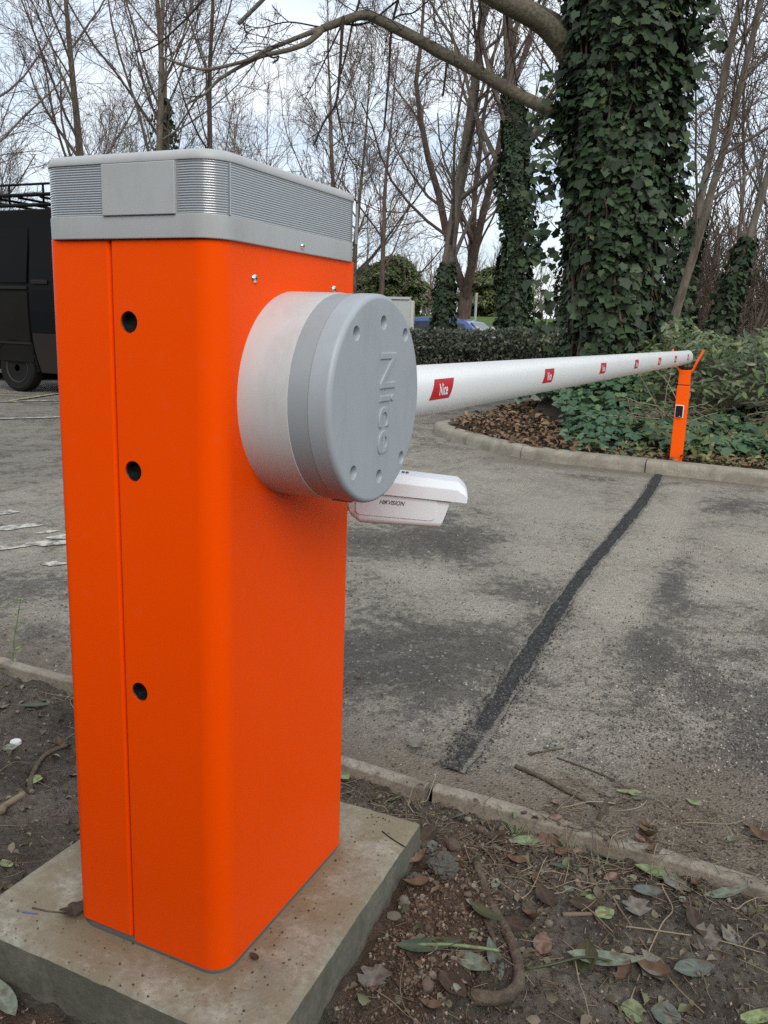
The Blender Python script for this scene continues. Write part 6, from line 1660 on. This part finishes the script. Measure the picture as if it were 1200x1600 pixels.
# crumbs and grit, far too many to count
OCT = np.array([(1, 0, 0), (-1, 0, 0), (0, 1, 0), (0, -1, 0), (0, 0, 1), (0, 0, -1)], float); OT = [(0, 2, 4), (2, 1, 4), (1, 3, 4), (3, 0, 4), (2, 0, 5), (1, 2, 5), (3, 1, 5), (0, 3, 5)]
def crumbs(name, pts, size, m_, label, cat, seed):
    rng = np.random.default_rng(seed); n = len(pts); V = OCT[None] * size[:, None, None] * (0.6 + 0.7 * rng.random((n, 6, 1)))
    R = nrm(rng.normal(size=(n, 3))); S = nrm(np.cross(R, rng.normal(size=(n, 3)))); T_ = np.cross(R, S)
    V = np.einsum('nij,njk->nik', V, np.stack([R, S, T_], 1)) + pts[:, None, :]
    mb = MB(); mb.add(V.reshape(-1, 3), None, (np.asarray(OT)[None] + (np.arange(n) * 6)[:, None, None]).reshape(-1, 3))
    return tag(mb.build(name, m_), label, cat, kind='stuff')
rng = np.random.default_rng(77)
n = 9000
x = np.concatenate([rng.normal(0.22, 0.075, n), 0.14 + 0.9 * rng.random(12000), -1.7 + 1.2 * rng.random(4500), -0.5 + 0.6 * rng.random(2600), -0.4 + 0.8 * rng.random(2500)])
y = np.concatenate([rng.normal(0.36, 0.17, n), 0.0 + 0.8 * rng.random(12000), 0.0 + 0.8 * rng.random(4500), -0.32 + 0.21 * rng.random(2600), 0.56 + 0.23 * rng.random(2500)])
big = np.concatenate([np.ones(n), 0.75 * np.ones(12000), 0.65 * np.ones(4500), 1.0 * np.ones(2600), 0.7 * np.ones(2500)])
ok = ~((x > -0.475) & (x < 0.142) & (y > -0.097) & (y < 0.55)) & (y < edge_y(x) - 0.002)
x, y, big = x[ok], y[ok], big[ok]
size = big * (0.0009 + 0.0042 * rng.random(len(x)) ** 3)
crumbs('soil_crumbs', np.stack([x, y, z_soil(x, y) + size * 0.5], -1), size, 'crumb', 'reddish soil crumbs and grit strewn beside the plinth', 'soil', 78)
n = 15000
x = np.concatenate([-1.9 + 3.4 * rng.random(n), rng.normal(0.62, 0.22, 9000)]); y = np.concatenate([edge_y(x[:n]) + 0.055 + 2.6 * rng.random(n) ** 1.5, rng.normal(1.45, 0.32, 9000)])
ok = y > edge_y(x) + 0.06; x, y = x[ok], y[ok]
size = 0.0009 + 0.0036 * rng.random(len(x)) ** 2.6
zr_ = z_road(x, y) + 0.004 + 0.006 * fbm(x, y, 1.3, 3) + 0.002 * fbm(x, y, 14, 2)
crumbs('road_grit', np.stack([x, y, zr_ + size * 0.4], -1), size, 'grit', 'loose grit scattered over the near road surface', 'grit', 79)
n = 420      # crumbs washed on to the plinth
x = np.concatenate([0.005 + 0.10 * rng.random(220), -0.46 + 0.58 * rng.random(200)]); y = np.concatenate([0.54 * rng.random(220), -0.085 + 0.085 * rng.random(200)])
size = 0.0005 + 0.0022 * rng.random(n) ** 3
crumbs('plinth_grit', np.stack([x, y, size * 0.4], -1), size, 'crumb', 'dark crumbs and grit scattered on top of the concrete plinth', 'grit', 83)
# chaff: tiny straw bits
n = 3000
xy = np.array([rand_spot(('soil_r', 'soil_l', 'edge', 'gap', 'edge')[i % 5]) for i in range(n)])
ok = ~((xy[:, 0] > -0.50) & (xy[:, 0] < 0.165) & (xy[:, 1] > -0.12) & (xy[:, 1] < 0.57)); xy = xy[ok]; n = len(xy)
a_ = rng.random(n) * 6.28; L_ = 0.010 + 0.035 * rng.random(n)
P0 = np.stack([xy[:, 0], xy[:, 1], [zg(a, b) + 0.003 for a, b in xy]], -1)
PP = grow(rng, P0, np.stack([np.cos(a_), np.sin(a_), 0.1 * rng.normal(size=n)], -1), L_, 2, 0.12, 0.0)
mb = MB(); tube_batch(mb, PP, np.full((n, 3), 0.0008), 3); tag(mb.build('chaff', 'straw_i', smooth=True), 'fine straw chaff and twig scraps scattered over the soil', 'chaff', kind='stuff')
n = 3800      # shreds of dead leaf trodden into the soil
xy = np.array([rand_spot(('soil_r', 'soil_l', 'soil_l', 'gap', 'soil_r')[i % 5]) for i in range(n)])
ok = ~((xy[:, 0] > -0.49) & (xy[:, 0] < 0.155) & (xy[:, 1] > -0.11) & (xy[:, 1] < 0.56)); xy = xy[ok]; n = len(xy)
P0 = np.stack([xy[:, 0], xy[:, 1], [zg(a, b) + 0.001 for a, b in xy]], -1)
mb = MB(); scatter(mb, tmpl_oval(0.6, 3, 0.5, 0.6), P0, rng.normal(size=(n, 3)) * np.array([1, 1, 0.2]), np.array([0, 0, 1.0]) + 0.45 * rng.normal(size=(n, 3)), 0.006 + 0.022 * rng.random(n) ** 2.2)
tag(mb.build('leaf_scraps', 'bit', smooth=True), 'small shreds of dead leaf trodden into the soil', 'leaf litter', kind='stuff')
n = 3200      # loose black gravel spilling from the near end of the slot
y = 0.93 + 1.3 * rng.random(n) ** 1.5; x = 0.03 + 0.012 * np.sin(y * 1.9) + rng.normal(0, 0.030, n)
size = 0.0012 + 0.0030 * rng.random(n) ** 2
crumbs('slot_gravel', np.stack([x, y, z_road(x, y) + 0.004 + 0.006 * fbm(x, y, 1.3, 3) + 0.006 * (np.abs(x - 0.03) < 0.035) + size * 0.3], -1), size, 'black_grit', 'loose black gravel spilling from the repair strip across the road', 'grit', 80)
# grass tufts and a weed by the edging
def tuft(x, y, n, h, label, seed, m_='lf_green'):
    rng = np.random.default_rng(seed); root = empty('grass_tuft', (x, y, zg(x, y)), label, 'grass')
    for _ in range(n):
        p = np.array([x, y, zg(x, y)]) + np.array([*(rng.normal(size=2) * 0.012), 0]); d = np.array([*(rng.normal(size=2) * 0.7), 0.8])
        P = grow(rng, p[None], d[None], np.array([h * (0.6 + 0.7 * rng.random())]), 5, 0.10, -0.10)[0]
        mb = MB(); side = nrm(np.cross(P[-1] - P[0], [0, 0, 1.0])) * 0.0013; w = np.linspace(1, 0.15, 6)[:, None]
        mb.add(np.vstack([P - side * w, P + side * w]), [(i, i + 1, 7 + i, 6 + i) for i in range(5)]); mb.build('blade', m_, root, smooth=True)
tuft(0.265, 0.762, 16, 0.055, 'small grass tuft against the edging nearest its joint', 91)
tuft(0.395, 0.745, 14, 0.05, 'flattened grass tuft midway along the near edging', 92)
tuft(0.46, 0.75, 12, 0.05, 'grass tuft beside the long pale green leaf', 93)
tuft(0.02, 0.735, 14, 0.06, 'tuft of straw and grass at the edging joint', 94, 'straw')
tuft(-1.10, 0.78, 14, 0.06, 'yellow-green tuft at the foot of the edging past the cabinet', 95, 'lf_lime')
weed = empty('weed_plant', (-1.42, 0.865, -0.08), 'spindly green weed growing up beside the edging past the cabinet', 'plant')
wp = cr_spline([(-1.42, 0.865, -0.09), (-1.41, 0.87, 0.0), (-1.40, 0.88, 0.07), (-1.385, 0.885, 0.15)], 5)
mb = MB(); mb.tube(wp, np.linspace(0.0022, 0.001, len(wp)), 6); mb.build('stem', 'lf_green', weed, smooth=True)
for i in range(22):
    k = RND.random() ** 1.3; p = wp[int(k * (len(wp) - 1))]; a_ = RND.random() * 6.28
    e = Matrix.Translation(Vector(p) + Vector((cos(a_), sin(a_), 0.2)) * (0.03 - 0.022 * k) * (0.5 + RND.random())) @ Matrix.Rotation(a_ - pi / 2, 4, 'Z') @ Matrix.Rotation(0.5 * RND.random(), 4, 'X') @ Matrix.Scale(0.45 + 0.3 * RND.random(), 4)
    link('leaf', get_leaf('small', 'lf_lime' if i % 3 else 'lf_green'), weed, e)
mb = MB(); a = np.arange(20) * 2 * pi / 20; c0 = (-1.013, 0.511, zg(-1.013, 0.511) + 0.004)
loft(mb, [np.column_stack([c0[0] + r_ * np.cos(a), c0[1] + r_ * np.sin(a), np.full(20, c0[2] + z_)]) for r_, z_ in ((0.014, -0.006), (0.0142, 0.001), (0.0128, 0.003), (0.006, 0.0026), (0.004, 0.001))])
tag(smooth_angle(mb.build('bottle_cap', 'cap_white'), 40), 'small white round cap lying on the soil past the cabinet', 'cap')
